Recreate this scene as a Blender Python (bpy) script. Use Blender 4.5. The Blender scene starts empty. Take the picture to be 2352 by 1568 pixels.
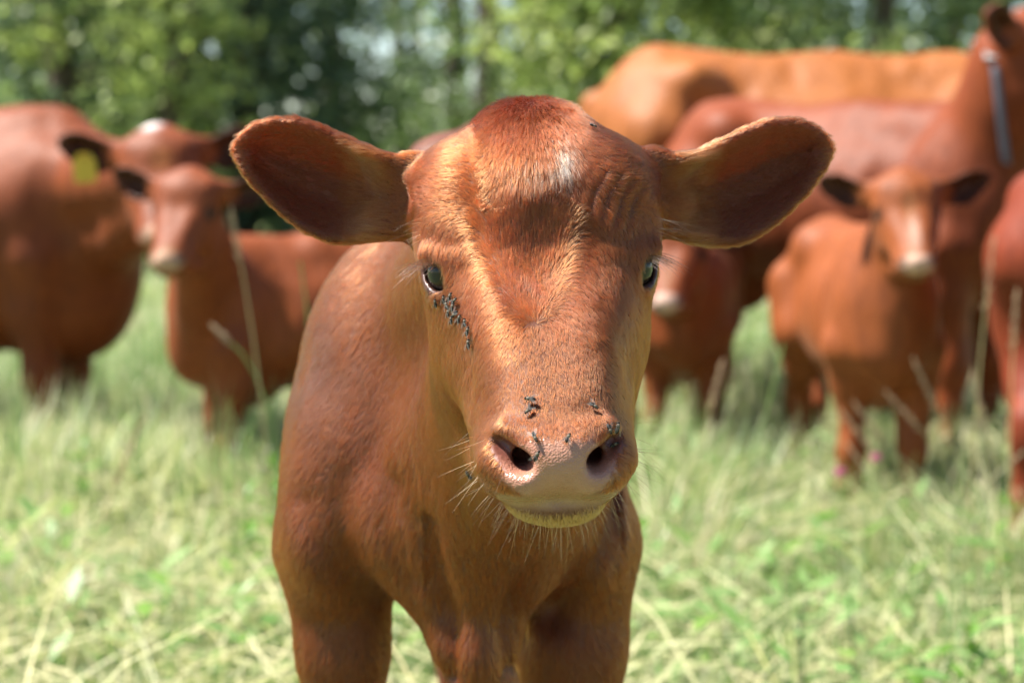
import bpy, bmesh, math, random, time
import numpy as np
from mathutils import Vector, Matrix
from mathutils.bvhtree import BVHTree
from mathutils.kdtree import KDTree
T0 = time.time()
rng = np.random.default_rng(7)
random.seed(7)
R_ = math.radians
sc = bpy.context.scene
col = sc.collection

# ------------------------------------------------------------------ camera
cam_d = bpy.data.cameras.new('camera')
cam = bpy.data.objects.new('camera', cam_d)
col.objects.link(cam)
cam.location = (0, 0, 1.0)
TILT = math.atan((784 - 407) / 4573.0)
cam.rotation_euler = (R_(90) - TILT, 0, 0)
cam_d.lens = 70
cam_d.sensor_width = 36
cam_d.clip_start = 0.05
cam_d.clip_end = 4000
cam_d.dof.use_dof = True
cam_d.dof.focus_distance = 1.535
cam_d.dof.aperture_fstop = 5.1
sc.camera = cam

# ------------------------------------------------------------------ sky, sun, exposure
SUN_EL, SUN_AZ = 60.0, -87.0          # azimuth: 0 = away from the camera (+Y), negative = towards -X
w = bpy.data.worlds.new('World')
sc.world = w
w.use_nodes = True
nt = w.node_tree
nt.nodes.clear()
sky = nt.nodes.new('ShaderNodeTexSky')
sky.sky_type = 'NISHITA'
sky.sun_disc = False
sky.sun_elevation = R_(SUN_EL)
sky.sun_rotation = R_(SUN_AZ)
sky.air_density = 1.0
sky.dust_density = 0.1
sky.ozone_density = 1.2
bg = nt.nodes.new('ShaderNodeBackground')
bg.inputs['Strength'].default_value = 0.062
out = nt.nodes.new('ShaderNodeOutputWorld')
nt.links.new(sky.outputs[0], bg.inputs['Color'])
nt.links.new(bg.outputs[0], out.inputs['Surface'])
sun_d = bpy.data.lights.new('sun', 'SUN')
sun_d.energy = 5.0
sun_d.angle = R_(0.53)
sun_d.color = (1.0, 0.95, 0.87)
sun = bpy.data.objects.new('sun', sun_d)
col.objects.link(sun)
sdir = Vector((math.sin(R_(SUN_AZ)) * math.cos(R_(SUN_EL)), math.cos(R_(SUN_AZ)) * math.cos(R_(SUN_EL)), math.sin(R_(SUN_EL))))
sun.rotation_euler = sdir.to_track_quat('Z', 'Y').to_euler()
sun.location = sdir * 30
sc.view_settings.view_transform = 'Standard'
sc.view_settings.look = 'None'
sc.view_settings.exposure = 1.6
sc.view_settings.gamma = 1.0
sc.view_settings.use_curve_mapping = False
sc.cycles.use_denoising = True
sc.cycles.max_bounces = 8
sc.cycles.transparent_max_bounces = 8
sc.cycles.sample_clamp_indirect = 6.0

# ------------------------------------------------------------------ small helpers
def tag(o, label, cat, group=None):
    o['label'] = label
    o['category'] = cat
    if group:
        o['group'] = group
    return o

def link_mesh(name, verts, faces, mat=None, parent=None, smooth=True):
    me = bpy.data.meshes.new(name)
    verts = np.asarray(verts, dtype=np.float32)
    if isinstance(faces, np.ndarray):
        nf, k = faces.shape
        me.vertices.add(len(verts))
        me.vertices.foreach_set('co', verts.ravel())
        me.loops.add(nf * k)
        me.loops.foreach_set('vertex_index', faces.astype(np.int32).ravel())
        me.polygons.add(nf)
        me.polygons.foreach_set('loop_start', np.arange(0, nf * k, k, dtype=np.int32))
        me.polygons.foreach_set('loop_total', np.full(nf, k, dtype=np.int32))
        me.update(calc_edges=True)
        me.validate()
    else:
        me.from_pydata(verts.tolist(), [], faces)
        me.update()
    if smooth:
        me.polygons.foreach_set('use_smooth', np.ones(len(me.polygons), dtype=bool))
    if mat is not None:
        me.materials.append(mat)
    o = bpy.data.objects.new(name, me)
    col.objects.link(o)
    if parent is not None:
        o.parent = parent
    return o

def vcol(me, name, arr):
    a = me.attributes.new(name, 'FLOAT_COLOR', 'POINT')
    arr = np.asarray(arr, dtype=np.float32)
    if arr.shape[1] == 3:
        arr = np.concatenate([arr, np.ones((len(arr), 1), np.float32)], 1)
    a.data.foreach_set('color', arr.ravel())

def ss(a, b, x):
    t = np.clip((x - a) / (b - a), 0, 1)
    return t * t * (3 - 2 * t)

class Noise3:
    """value noise on a lattice, vectorised"""
    def __init__(self, seed):
        self.t = np.random.default_rng(seed).random((32, 32, 32)).astype(np.float32)
    def __call__(self, p):
        f = np.floor(p)
        i = f.astype(np.int64)
        u = p - f
        u = u * u * (3 - 2 * u)
        r = 0
        for a in (0, 1):
            for b in (0, 1):
                for c in (0, 1):
                    wgt = (u[:, 0] if a else 1 - u[:, 0]) * (u[:, 1] if b else 1 - u[:, 1]) * (u[:, 2] if c else 1 - u[:, 2])
                    r = r + wgt * self.t[(i[:, 0] + a) & 31, (i[:, 1] + b) & 31, (i[:, 2] + c) & 31]
        return r * 2 - 1
NZ = [Noise3(s) for s in range(4)]

# ------------------------------------------------------------------ implicit modelling (smooth unions of organic primitives)
class Prim:
    def __init__(self, f, k, op=1):
        self.f, self.k, self.op = f, k, op

def ell(c, r, k=.02, rot=None, op=1):
    c = np.array(c, float)
    r = np.array(r, float)
    rot = None if rot is None else np.array(rot, float)
    def f(p):
        q = p - c
        if rot is not None:
            q = q @ rot
        k0 = np.sqrt(((q / r) ** 2).sum(-1)) + 1e-9
        k1 = np.sqrt(((q / (r * r)) ** 2).sum(-1)) + 1e-9
        return k0 * (k0 - 1) / k1
    return Prim(f, k, op)

def cone(a, ra, b, rb, k=.02, op=1):
    a = np.array(a, float)
    b = np.array(b, float)
    ba = b - a
    L = max((ba ** 2).sum(), 1e-12)
    def f(p):
        q = p - a
        h = np.clip((q @ ba) / L, 0, 1)
        return np.sqrt(((q - h[..., None] * ba) ** 2).sum(-1)) - (ra + (rb - ra) * h)
    return Prim(f, k, op)

def chain(pts, k=.02, op=1):
    """pts: list of (x,y,z,r)"""
    return [cone(p[:3], p[3], q[:3], q[3], k, op) for p, q in zip(pts[:-1], pts[1:])]

def sheet(V, Fq, thick, k=.01):
    bvh = BVHTree.FromPolygons([Vector(v) for v in V], [tuple(f) for f in Fq])
    lo, hi = V.min(0) - .03, V.max(0) + .03
    def f(p):
        sh = p.shape[:-1]
        q = p.reshape(-1, 3)
        d = np.full(len(q), .05)
        m = ((q > lo) & (q < hi)).all(1)
        idx = np.nonzero(m)[0]
        dd = np.empty(len(idx))
        for n, i in enumerate(idx):
            r = bvh.find_nearest(q[i], .05)
            dd[n] = r[3] if r[3] is not None else .05
        d[idx] = dd
        return (d - thick).reshape(sh)
    return Prim(f, k)

def eval_prims(prims, P):
    """P (N,m,3): N blocks of m points, block radius from extent"""
    N = len(P)
    cen = P.mean(1)
    rad = np.sqrt(((P[0] - cen[0]) ** 2).sum(-1)).max()
    D = np.full(P.shape[:2], .2)
    for pr in prims:
        dc = pr.f(cen)
        near = np.nonzero(dc < rad * 1.7 + pr.k * 1.6 + .006)[0]
        if not len(near):
            continue
        d = pr.f(P[near])
        a = D[near]
        if pr.op > 0:
            h = np.clip(.5 + .5 * (a - d) / pr.k, 0, 1)
            D[near] = a + (d - a) * h - pr.k * h * (1 - h)
        else:
            h = np.clip(.5 - .5 * (a + d) / pr.k, 0, 1)
            D[near] = a + (-d - a) * h + pr.k * h * (1 - h)
    return D

def mesh_sdf(prims, lo, hi, res, nb=8):
    lo = np.array(lo, float)
    n = np.ceil((np.array(hi) - lo) / (res * nb)).astype(int)
    B = np.stack(np.meshgrid(*[np.arange(a) for a in n], indexing='ij'), -1).reshape(-1, 3)
    cen = lo + (B + .5) * nb * res
    # coarse cull on block centres, first in cubes of 4x4x4 blocks
    Rb = nb * res * .87
    cb = np.unique(B // 4, axis=0)
    cc = lo + (cb * 4 + 2) * nb * res
    dmin = np.full(len(cb), 9.)
    for pr in prims:
        if pr.op > 0:
            dmin = np.minimum(dmin, pr.f(cc))
    cb = cb[dmin < Rb * 4 * 1.2 + .03]
    o4 = np.stack(np.meshgrid(*[np.arange(4)] * 3, indexing='ij'), -1).reshape(-1, 3)
    B = (cb[:, None, :] * 4 + o4[None]).reshape(-1, 3)
    cen = lo + (B + .5) * nb * res
    dmin = np.full(len(B), .2)
    for pr in prims:
        d = pr.f(cen)
        if pr.op > 0:
            h = np.clip(.5 + .5 * (dmin - d) / pr.k, 0, 1)
            dmin = dmin + (d - dmin) * h - pr.k * h * (1 - h)
        else:
            h = np.clip(.5 - .5 * (dmin + d) / pr.k, 0, 1)
            dmin = dmin + (-d - dmin) * h + pr.k * h * (1 - h)
    keep = np.abs(dmin) < Rb * 1.7 + .006
    B = B[keep]
    g = np.arange(nb + 1)
    G = np.stack(np.meshgrid(g, g, g, indexing='ij'), -1).reshape(-1, 3)
    VA, CA, QA = [], [], []
    MUL = np.array([1 << 40, 1 << 20, 1], dtype=np.int64)
    m = nb + 1
    for s in range(0, len(B), 1500):
        b = B[s:s + 1500]
        I = b[:, None, :] * nb + G[None]
        D = eval_prims(prims, lo + I * res).reshape(-1, m, m, m)
        S = D < 0
        act = S.reshape(len(b), -1).any(1) & ~S.reshape(len(b), -1).all(1)
        b, D, S = b[act], D[act], S[act]
        if not len(b):
            continue
        # vertices: mean of edge crossings in each mixed cell
        acc = np.zeros((len(b), nb, nb, nb, 3))
        cnt = np.zeros((len(b), nb, nb, nb))
        for ax in range(3):
            o1, o2 = [q for q in range(3) if q != ax]
            sl0 = [slice(None)] * 4
            sl1 = [slice(None)] * 4
            sl0[ax + 1] = slice(0, nb)
            sl1[ax + 1] = slice(1, nb + 1)
            d0, d1 = D[tuple(sl0)], D[tuple(sl1)]
            cr = (d0 < 0) != (d1 < 0)
            t = np.where(cr, d0 / np.where(cr, d0 - d1, 1), 0)
            for u in (0, 1):
                for v in (0, 1):
                    sl = [slice(None)] * 4
                    sl[o1 + 1] = slice(u, u + nb)
                    sl[o2 + 1] = slice(v, v + nb)
                    c, tt = cr[tuple(sl)], t[tuple(sl)]
                    cnt += c
                    acc[..., ax] += tt
                    acc[..., o1] += c * u
                    acc[..., o2] += c * v
            # quads for the edges whose lower corner lies in this block
            sl = [slice(None)] + [slice(0, nb)] * 3
            c = cr[tuple(sl)] if cr.shape[o1 + 1] > nb or cr.shape[o2 + 1] > nb else cr
            w_ = np.argwhere(c)
            if len(w_):
                gi = b[w_[:, 0]] * nb + w_[:, 1:]
                flip = d0[tuple(sl)][tuple(w_.T)] < 0
                e1 = np.zeros(3, int)
                e1[o1] = 1
                e2 = np.zeros(3, int)
                e2[o2] = 1
                q = np.stack([gi - e1 - e2, gi - e2, gi, gi - e1], 1) @ MUL
                if ax == 1:
                    flip = ~flip
                q[~flip] = q[~flip][:, ::-1]
                QA.append(q)
        w_ = np.argwhere(cnt > 0)
        gi = b[w_[:, 0]] * nb + w_[:, 1:]
        loc = acc[tuple(w_.T)] / cnt[tuple(w_.T)][:, None]
        VA.append(lo + (gi + loc) * res)
        CA.append(gi @ MUL)
    V = np.concatenate(VA)
    C = np.concatenate(CA)
    Q = np.concatenate(QA)
    o = np.argsort(C)
    V, C = V[o], C[o]
    idx = np.searchsorted(C, Q)
    idx = np.clip(idx, 0, len(C) - 1)
    ok = (C[idx] == Q).all(1)
    Q = idx[ok]
    # light Laplacian smoothing
    E = np.concatenate([Q[:, [0, 1]], Q[:, [1, 2]], Q[:, [2, 3]], Q[:, [3, 0]]])
    deg = np.bincount(E.ravel(), minlength=len(V))[:, None]
    for lam in (.5, -.45, .5):
        s_ = np.stack([np.bincount(E[:, 0], V[E[:, 1], i], len(V)) + np.bincount(E[:, 1], V[E[:, 0], i], len(V)) for i in range(3)], 1)
        V = V + lam * (s_ / np.maximum(deg, 1) - V)
    return V, Q

def rot_yaw_roll(psi, rho, pit=0):
    cz, sz = math.cos(psi), math.sin(psi)
    cy, sy = math.cos(rho), math.sin(rho)
    cx, sx = math.cos(pit), math.sin(pit)
    Rz = np.array([[cz, -sz, 0], [sz, cz, 0], [0, 0, 1]])
    Ry = np.array([[cy, 0, -sy], [0, 1, 0], [sy, 0, cy]])
    Rx = np.array([[1, 0, 0], [0, cx, -sx], [0, sx, cx]])
    return Rz @ Ry @ Rx

class Head:
    """head frame: x = across, f = towards the nose, z = up; photo-pose pitch built in"""
    def __init__(self, O, R, s=1.0):
        self.O, self.R, self.s = np.array(O, float), np.array(R, float), s
    def w(self, x, f, z):
        return self.O + self.R @ (np.array([x, -f, z]) * self.s)
    def pts(self, L):
        L = np.asarray(L, float) * np.array([1, -1, 1]) * self.s
        return self.O + L @ self.R.T
    def loc(self, P):
        q = ((np.asarray(P) - self.O) @ self.R) / self.s
        return q * np.array([1, -1, 1])
    def e(self, c, r, k=.02, op=1, rot=None):
        rr = self.R if rot is None else self.R @ rot
        return ell(self.w(*c), np.array(r) * self.s, k * self.s, rr, op)
    def c(self, a, ra, b, rb, k=.02, op=1):
        return cone(self.w(*a), ra * self.s, self.w(*b), rb * self.s, k * self.s, op)

def rotz(a):
    c, s = math.cos(a), math.sin(a)
    return np.array([[c, -s, 0], [s, c, 0], [0, 0, 1]])
def roty(a):
    c, s = math.cos(a), math.sin(a)
    return np.array([[c, 0, s], [0, 1, 0], [-s, 0, c]])

# ear outlines in the head frame (x, z) from base to tip: upper and lower edges
EAR_TOP = [(.098, .094), (.112, .092), (.130, .098), (.150, .1075), (.172, .118), (.195, .1265), (.216, .127), (.232, .122), (.243, .113), (.2475, .105)]
EAR_BOT = [(.094, .038), (.106, .034), (.125, .031), (.150, .0275), (.172, .0285), (.195, .040), (.214, .056), (.229, .072), (.241, .088), (.2475, .101)]

def ear_sheet(H, sgn, detail=True, droop=0.0):
    nu, nv = 30, 17
    top = np.array(EAR_TOP)
    bot = np.array(EAR_BOT)
    tt = np.linspace(0, 1, len(top))
    u = np.linspace(0, 1, nu)
    tx, tz = np.interp(u, tt, top[:, 0]), np.interp(u, tt, top[:, 1])
    bx, bz = np.interp(u, tt, bot[:, 0]), np.interp(u, tt, bot[:, 1])
    v = np.linspace(-1, 1, nv)
    U, Vv = np.meshgrid(u, v, indexing='ij')
    a = (Vv + 1) / 2
    X = tx[:, None] * (1 - a) + bx[:, None] * a
    Z = tz[:, None] * (1 - a) + bz[:, None] * a
    dep = .034 * np.sin(np.clip(U * 1.02 + .14, 0, 1) * math.pi) ** .8
    rimf = -.052 - .03 * U
    Fv = rimf - dep * (1 - Vv ** 2) + .010 * np.exp(-((Vv + 1) / .25) ** 2) * np.sin(U * math.pi)
    # faint veins / folds inside the cup
    Fv = Fv + .0022 * np.sin(Vv * 9 + 1) * np.sin(U * math.pi) * (1 - Vv ** 2)
    if sgn > 0:
        X = .098 + (X - .098) * 1.06
        Z = Z - .010 * ss(0, .3, U)
    L = np.stack([sgn * X, Fv, Z - droop * U], -1).reshape(-1, 3)
    W = H.pts(L)
    q = []
    for i in range(nu - 1):
        for j in range(nv - 1):
            p = i * nv + j
            q.append((p, p + 1, p + nv + 1, p + nv))
    return W, q

def head_prims(H, ears=True, fine=True):
    P = []
    A = P.append
    A(H.e((0, -.045, .045), (.094, .085, .070), .03))                    # cranium
    A(H.e((0, -.064, .090), (.054, .046, .046), .035))                   # poll
    A(H.e((0, -.042, .030), (.084, .068, .090), .03))                    # forehead
    for s in (-1, 1):
        A(H.e((s * .062, -.035, .066), (.032, .045, .034), .03))         # temple
        A(H.e((s * .066, -.012, .006), (.029, .034, .038), .022))        # orbit
        A(H.c((s * .046, -.010, .046), .026, (s * .076, -.008, .030), .019, .022))   # brow ridge
        A(H.e((s * .053, -.035, -.050), (.036, .07, .075), .03))         # cheek
        A(H.e((s * .047, .010, -.058), (.030, .05, .044), .03))          # cheekbone
        A(H.c((s * .032, .000, .008), .043, (s * .018, .116, -.106), .029, .028))  # bridge
        A(H.e((s * .045, -.085, -.105), (.032, .05, .05), .03))          # jaw angle
        A(H.c((s * .030, -.05, -.150), .035, (s * .014, .080, -.160), .022, .022))   # lower jaw
        A(H.c((s * .036, .040, -.088), .033, (s * .032, .108, -.134), .029, .025))  # upper lip sides
        A(H.e((s * .0315, .116, -.139), (.0260, .042, .031), .014))      # muzzle cushion
    A(H.e((0, .130, -.134), (.040, .046, .032), .02))                    # nose pad
    A(H.e((0, .108, -.1715), (.037, .044, .0165), .006))                   # lower lip / chin
    if fine:
        for s in (-1, 1):
            # nostril wings
            A(H.c((s * .014, .156, -.122), .0095, (s * .036, .146, -.113), .0075, .014))
            A(H.c((s * .026, .158, -.150), .009, (s * .049, .136, -.138), .009, .014))
            # nostril: deep hole at the inner bottom, shallow groove sweeping up and outwards
            A(H.c((s * .033, .170, -.133), .0090, (s * .0455, .155, -.117), .0065, .005, -1))
            A(H.c((s * .032, .160, -.132), .0080, (s * .043, .143, -.119), .0050, .005, -1))
            A(H.c((s * .027, .178, -.137), .0072, (s * .026, .125, -.128), .0080, .005, -1))
            # eye: lids, opening and socket
            A(H.e((s * .0755, .009, .000), (.0185, .023, .0225), .010))
            nrm = np.array([s * .80, .60, -.02])
            c0 = np.array([s * .072, .006, .001])
            A(H.e(c0 + nrm * .021, (.0190, .014, .0108), .004, -1, rot=eye_rot(s)))
            A(H.e(c0, (.0203, .0203, .0203), .002, -1))
            A(H.c((s * .056, .032, .0125), .0075, (s * .090, .012, .0175), .0080, .008))   # upper lid fold
        # mouth slit
        mp = [(-.060, .098, -.166), (-.050, .128, -.1685), (-.036, .148, -.1675), (-.018, .162, -.1635), (0, .166, -.1620), (.018, .162, -.1635), (.036, .148, -.1675), (.050, .128, -.1685), (.060, .098, -.166)]
        for a, b in zip(mp[:-1], mp[1:]):
            A(H.c(a, .0036, b, .0036, .004, -1))
    if ears:
        for s in (-1, 1):
            V, q = ear_sheet(H, s)
            A(sheet(V, q, .0038 * H.s, .006 * H.s))
            A(H.c((s * .066, -.062, .062), .038, (s * .108, -.074, .062), .030, .022))  # ear root
            A(H.c((s * .116, -.040, .060), .012, (s * .145, -.066, .066), .014, .014, -1))  # ear canal
    return P

def eye_rot(s):
    """axes: x along the lid slit, y out of the eye, z across the slit (head frame, f flipped)"""
    n = np.array([s * .80, -.60, -.02])
    n /= np.linalg.norm(n)
    t = np.array([-s * .52, -.62, -.55])
    t -= n * (t @ n)
    t /= np.linalg.norm(t)
    b = np.cross(n, t)
    return np.stack([t, n, b], 1)

# ------------------------------------------------------------------ the calf in front
F_PX = 4573.0
def p2w(px, py, Y):
    """a point of the layout sketch at a chosen distance, in metres"""
    a, b = (px - 1176) / F_PX, (784 - py) / F_PX
    d = np.array([a, math.cos(TILT) + b * math.sin(TILT), -math.sin(TILT) + b * math.cos(TILT)])
    return np.array([0, 0, 1.0]) + d * (Y / d[1])

HO = np.array([.0225, 1.62, .924])
H0 = Head(HO, rot_yaw_roll(R_(3.4), R_(1.3)))
def hero_prims():
    P = head_prims(H0)
    A = P.append
    # neck
    A(cone(H0.w(0, -.10, .02), .085, (-.02, 2.00, .84), .13, .05))
    A(cone(H0.w(0, -.08, -.09), .065, (-.03, 1.92, .70), .12, .05))
    A(cone(H0.w(0, -.07, -.12), .04, (-.025, 1.83, .64), .05, .05))
    # shoulders and barrel
    A(ell((-.050, 2.12, .80), (.150, .25, .185), .06))
    for s in (-1, 1):
        A(ell((-.050 + s * .074, 2.03, .755), (.092, .15, .16), .05))
        A(ell((-.055 + s * .122, 1.955, .655), (.054, .085, .085), .018))
    A(ell((-.035, 2.42, .77), (.18, .48, .215), .06))
    A(ell((.0, 2.86, .925), (.150, .22, .160), .06))
    for s in (-1, 1):
        A(ell((.0 + s * .10, 2.74, 1.0), (.05, .07, .05), .06))
    A(cone((-.03, 2.15, .92), .08, (.03, 2.85, .96), .11, .06))
    A(ell((-.150, 1.98, .725), (.072, .1, .08), .04))
    # brisket
    A(ell((-.045, 1.890, .675), (.112, .090, .092), .018))
    A(cone((-.04, 1.92, .645), .068, (-.03, 2.05, .63), .09, .02))
    A(ell((-.046, 1.862, .640), (.052, .05, .085), .03))
    A(chain([(-.034, 1.855, .63, .040), (-.032, 1.828, .560, .034), (-.028, 1.835, .46, .026)], .03)[0])
    A(chain([(-.034, 1.855, .63, .040), (-.032, 1.828, .560, .034), (-.028, 1.835, .46, .026)], .03)[1])
    # fore legs
    for s, xx, dy in ((-1, -.170, 0), (1, .060, .0)):
        w_ = 1.0 if s < 0 else 1.2
        P += chain([(xx + s * .004, 1.975 + dy, .63, .064), (xx, 1.965 + dy, .53, .043 * w_), (xx + .004 * -s, 1.96 + dy, .43, .038 * w_), (xx - s * .012, 1.95 + dy, .335, .036), (xx - s * .012, 1.955 + dy, .30, .033),
                    (xx - s * .012, 1.965 + dy, .24, .023), (xx - s * .012, 1.965 + dy, .13, .022), (xx - s * .012, 1.955 + dy, .10, .028), (xx - s * .012, 1.935 + dy, .065, .024), (xx - s * .012, 1.915 + dy, .035, .033)], .02)
    # hind legs
    for s in (-1, 1):
        xx = .0 + s * .085
        P += chain([(xx, 2.88, .82, .10), (xx, 2.82, .66, .085), (xx + s * .01, 2.88, .52, .062), (xx, 2.97, .40, .036), (xx, 2.98, .36, .034), (xx, 2.955, .28, .026), (xx, 2.935, .14, .025), (xx, 2.925, .10, .03), (xx, 2.90, .065, .025), (xx, 2.88, .035, .034)], .03)
    # tail
    P += chain([(.035, 3.08, .98, .03), (.04, 3.13, .88, .02), (.04, 3.14, .60, .014), (.04, 3.13, .42, .03), (.04, 3.12, .34, .012)], .02)
    return P

t1 = time.time()
V, Q = mesh_sdf(hero_prims(), (-.33, 1.36, -.03), (.36, 3.24, 1.20), .0032)

def proj(P):
    y, z = P[:, 1], P[:, 2] - 1
    dep = y * math.cos(TILT) - z * math.sin(TILT)
    return np.stack([1176 + P[:, 0] / dep * F_PX, 784 - (z * math.cos(TILT) + y * math.sin(TILT)) / dep * F_PX], 1)
print('hero', len(V), len(Q), time.time() - t1)
def vnormals(V, Q):
    n = np.cross(V[Q[:, 2]] - V[Q[:, 0]], V[Q[:, 3]] - V[Q[:, 1]])
    N = np.stack([sum(np.bincount(Q[:, j], n[:, i], len(V)) for j in range(4)) for i in range(3)], 1)
    return N / np.maximum(np.linalg.norm(N, axis=1, keepdims=True), 1e-12)

def seg_dist(x, z, pts):
    d = np.full(len(x), 9.)
    for (x0, z0), (x1, z1) in zip(pts[:-1], pts[1:]):
        ex, ez = x1 - x0, z1 - z0
        h = np.clip(((x - x0) * ex + (z - z0) * ez) / (ex * ex + ez * ez), 0, 1)
        d = np.minimum(d, np.hypot(x - x0 - h * ex, z - z0 - h * ez))
    return d

Nv = vnormals(V, Q)
L = H0.loc(V)
disp = np.zeros(len(V))
frontal = ss(-.05, .0, L[:, 1])
# skin folds above the eyes, deeper on one side
for sgn, amp in ((1, .42), (-1, .12)):
    for q in range(4):
        x0 = .040 + q * .0105
        d = seg_dist(L[:, 0], L[:, 2], [(sgn * (x0 - .004), .048 - q * .004), (sgn * (x0 + .003), .066 - q * .003), (sgn * (x0 + .012), .080 - q * .005)])
        disp -= amp * (.0024 - .0003 * q) * np.exp(-(d / .0026) ** 2) * frontal
        disp += amp * .0012 * np.exp(-((d - .005) / .003) ** 2) * frontal
# loose skin: creases between brisket and fore legs, dewlap folds
chest = ss(2.02, 1.94, V[:, 1]) * ss(1.74, 1.80, V[:, 1])
for line, am, wd_ in (([(-.197, .690), (-.185, .660), (-.165, .625), (-.135, .590)], .015, .016), ([(.115, .70), (.0926, .645), (.0636, .600), (.040, .580)], .013, .016),
                      ([(-.075, .690), (-.068, .640), (-.058, .590), (-.060, .540)], .012, .012), ([(.012, .690), (.005, .640), (-.004, .590), (.002, .550)], .012, .012),
                      ([(-.110, .720), (-.120, .680), (-.095, .630)], .009, .012)):
    d = seg_dist(V[:, 0], V[:, 2], line)
    disp -= am * np.exp(-(d / wd_) ** 2) * chest
    disp += am * .10 * np.exp(-((d - 2.2 * wd_) / wd_) ** 2) * chest
neckm = chest * ss(.90, .80, V[:, 2]) * ss(.60, .68, V[:, 2])
disp += .0035 * NZ[2](V * np.array([34, 20, 9])) * neckm
disp += .0008 * NZ[0](V * 30) + .0004 * NZ[1](V * 90) * frontal
disp *= np.where(np.abs(L[:, 0]) > .10, .3, 1)
V = V + Nv * disp[:, None]
Nv = vnormals(V, Q)

# ------------------------------------------------------------------ material helpers
class NT:
    def __init__(self, name):
        self.m = bpy.data.materials.new(name)
        self.m.use_nodes = True
        self.t = self.m.node_tree
        self.t.nodes.clear()
        self.out = self.t.nodes.new('ShaderNodeOutputMaterial')
    def n(self, typ, **kw):
        nd = self.t.nodes.new(typ)
        for k, v in kw.items():
            if k.startswith('_'):
                setattr(nd, k[1:], v)
            else:
                key = k.replace('__', ' ')
                if hasattr(v, 'is_output') or isinstance(v, bpy.types.NodeSocket):
                    self.t.links.new(v, nd.inputs[key])
                else:
                    nd.inputs[key].default_value = v
        return nd
    def l(self, a, b):
        self.t.links.new(a, b)
    def attr(self, name):
        return self.n('ShaderNodeAttribute', _attribute_name=name)
    def mix(self, fac, a, b, blend='MIX'):
        nd = self.t.nodes.new('ShaderNodeMix')
        nd.data_type = 'RGBA'
        nd.blend_type = blend
        for sock, v in ((nd.inputs[0], fac), (nd.inputs[6], a), (nd.inputs[7], b)):
            if isinstance(v, bpy.types.NodeSocket):
                self.t.links.new(v, sock)
            else:
                sock.default_value = v if not isinstance(v, tuple) or len(v) == 4 else (*v, 1)
        return nd.outputs[2]
    def noise(self, scale, detail=4, rough=.55, vec=None):
        nd = self.n('ShaderNodeTexNoise', Scale=scale, Detail=detail, Roughness=rough)
        if vec is not None:
            self.l(vec, nd.inputs['Vector'])
        return nd
    def ramp(self, fac, stops):
        nd = self.t.nodes.new('ShaderNodeValToRGB')
        self.l(fac, nd.inputs[0])
        el = nd.color_ramp.elements
        while len(el) < len(stops):
            el.new(.5)
        for e, (p, c) in zip(el, stops):
            e.position = p
            e.color = (*c, 1) if len(c) == 3 else c
        return nd.outputs[0]
    def done(self, surf):
        self.l(surf, self.out.inputs['Surface'])
        return self.m

def mat_skin():
    """bare and underlying skin of the calf in front; pigment, painted shade under the fur and wetness from attributes"""
    m = NT('calf_skin')
    pig = m.attr('pigment')
    reg = m.attr('region')            # r bare skin, g ear membrane, b wet
    sep = m.n('ShaderNodeSeparateColor', Color=reg.outputs['Color'])
    tc = m.n('ShaderNodeTexCoord')
    nz = m.noise(900, 3, .6, tc.outputs['Object'])
    vo = m.n('ShaderNodeTexVoronoi', Scale=620.0)
    m.l(tc.outputs['Object'], vo.inputs['Vector'])
    blot = m.noise(70, 4, .6, tc.outputs['Object'])
    c = m.mix(m.ramp(blot.outputs['Fac'], [(.35, (0, 0, 0)), (.75, (.5, .5, .5))]), pig.outputs['Color'], m.mix(1.0, pig.outputs['Color'], (.75, .62, .55), 'MULTIPLY'))
    bmp = m.n('ShaderNodeBump', Strength=.55, Distance=.0011)
    hm = m.n('ShaderNodeMath', _operation='MULTIPLY')
    m.l(vo.outputs['Distance'], hm.inputs[0])
    m.l(sep.outputs[0], hm.inputs[1])
    m.l(hm.outputs[0], bmp.inputs['Height'])
    rough = m.n('ShaderNodeMapRange', Value=sep.outputs[2])
    rough.inputs['To Min'].default_value = .62
    rough.inputs['To Max'].default_value = .17
    p = m.n('ShaderNodeBsdfPrincipled', Base__Color=c, Roughness=rough.outputs[0], Normal=bmp.outputs[0])
    p.inputs['Specular IOR Level'].default_value = .45
    m.l(m.n('ShaderNodeMath', _operation='MULTIPLY', ).outputs[0], p.inputs['Subsurface Weight'])
    mm = p.inputs['Subsurface Weight'].links[0].from_node
    m.l(sep.outputs[0], mm.inputs[0])
    mm.inputs[1].default_value = .25
    p.inputs['Subsurface Radius'].default_value = (1.0, .35, .2)
    p.inputs['Subsurface Scale'].default_value = .004
    tr = m.n('ShaderNodeBsdfTranslucent', Color=(.50, .17, .070, 1))
    mx = m.n('ShaderNodeMixShader')
    ml = m.n('ShaderNodeMath', _operation='MULTIPLY')
    m.l(sep.outputs[1], ml.inputs[0])
    ml.inputs[1].default_value = .42
    m.l(ml.outputs[0], mx.inputs[0])
    m.l(p.outputs[0], mx.inputs[1])
    m.l(tr.outputs[0], mx.inputs[2])
    return m.done(mx.outputs[0])

def mat_fur():
    m = NT('calf_fur')
    a = m.attr('fur_color')
    h = m.n('ShaderNodeBsdfHairPrincipled', Color=a.outputs['Color'])
    h.parametrization = 'COLOR'
    h.inputs['Roughness'].default_value = .34
    h.inputs['Radial Roughness'].default_value = .55
    h.inputs['Coat'].default_value = 0.0
    h.inputs['IOR'].default_value = 1.36
    h.inputs['Random Roughness'].default_value = .2
    return m.done(h.outputs[0])

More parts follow.
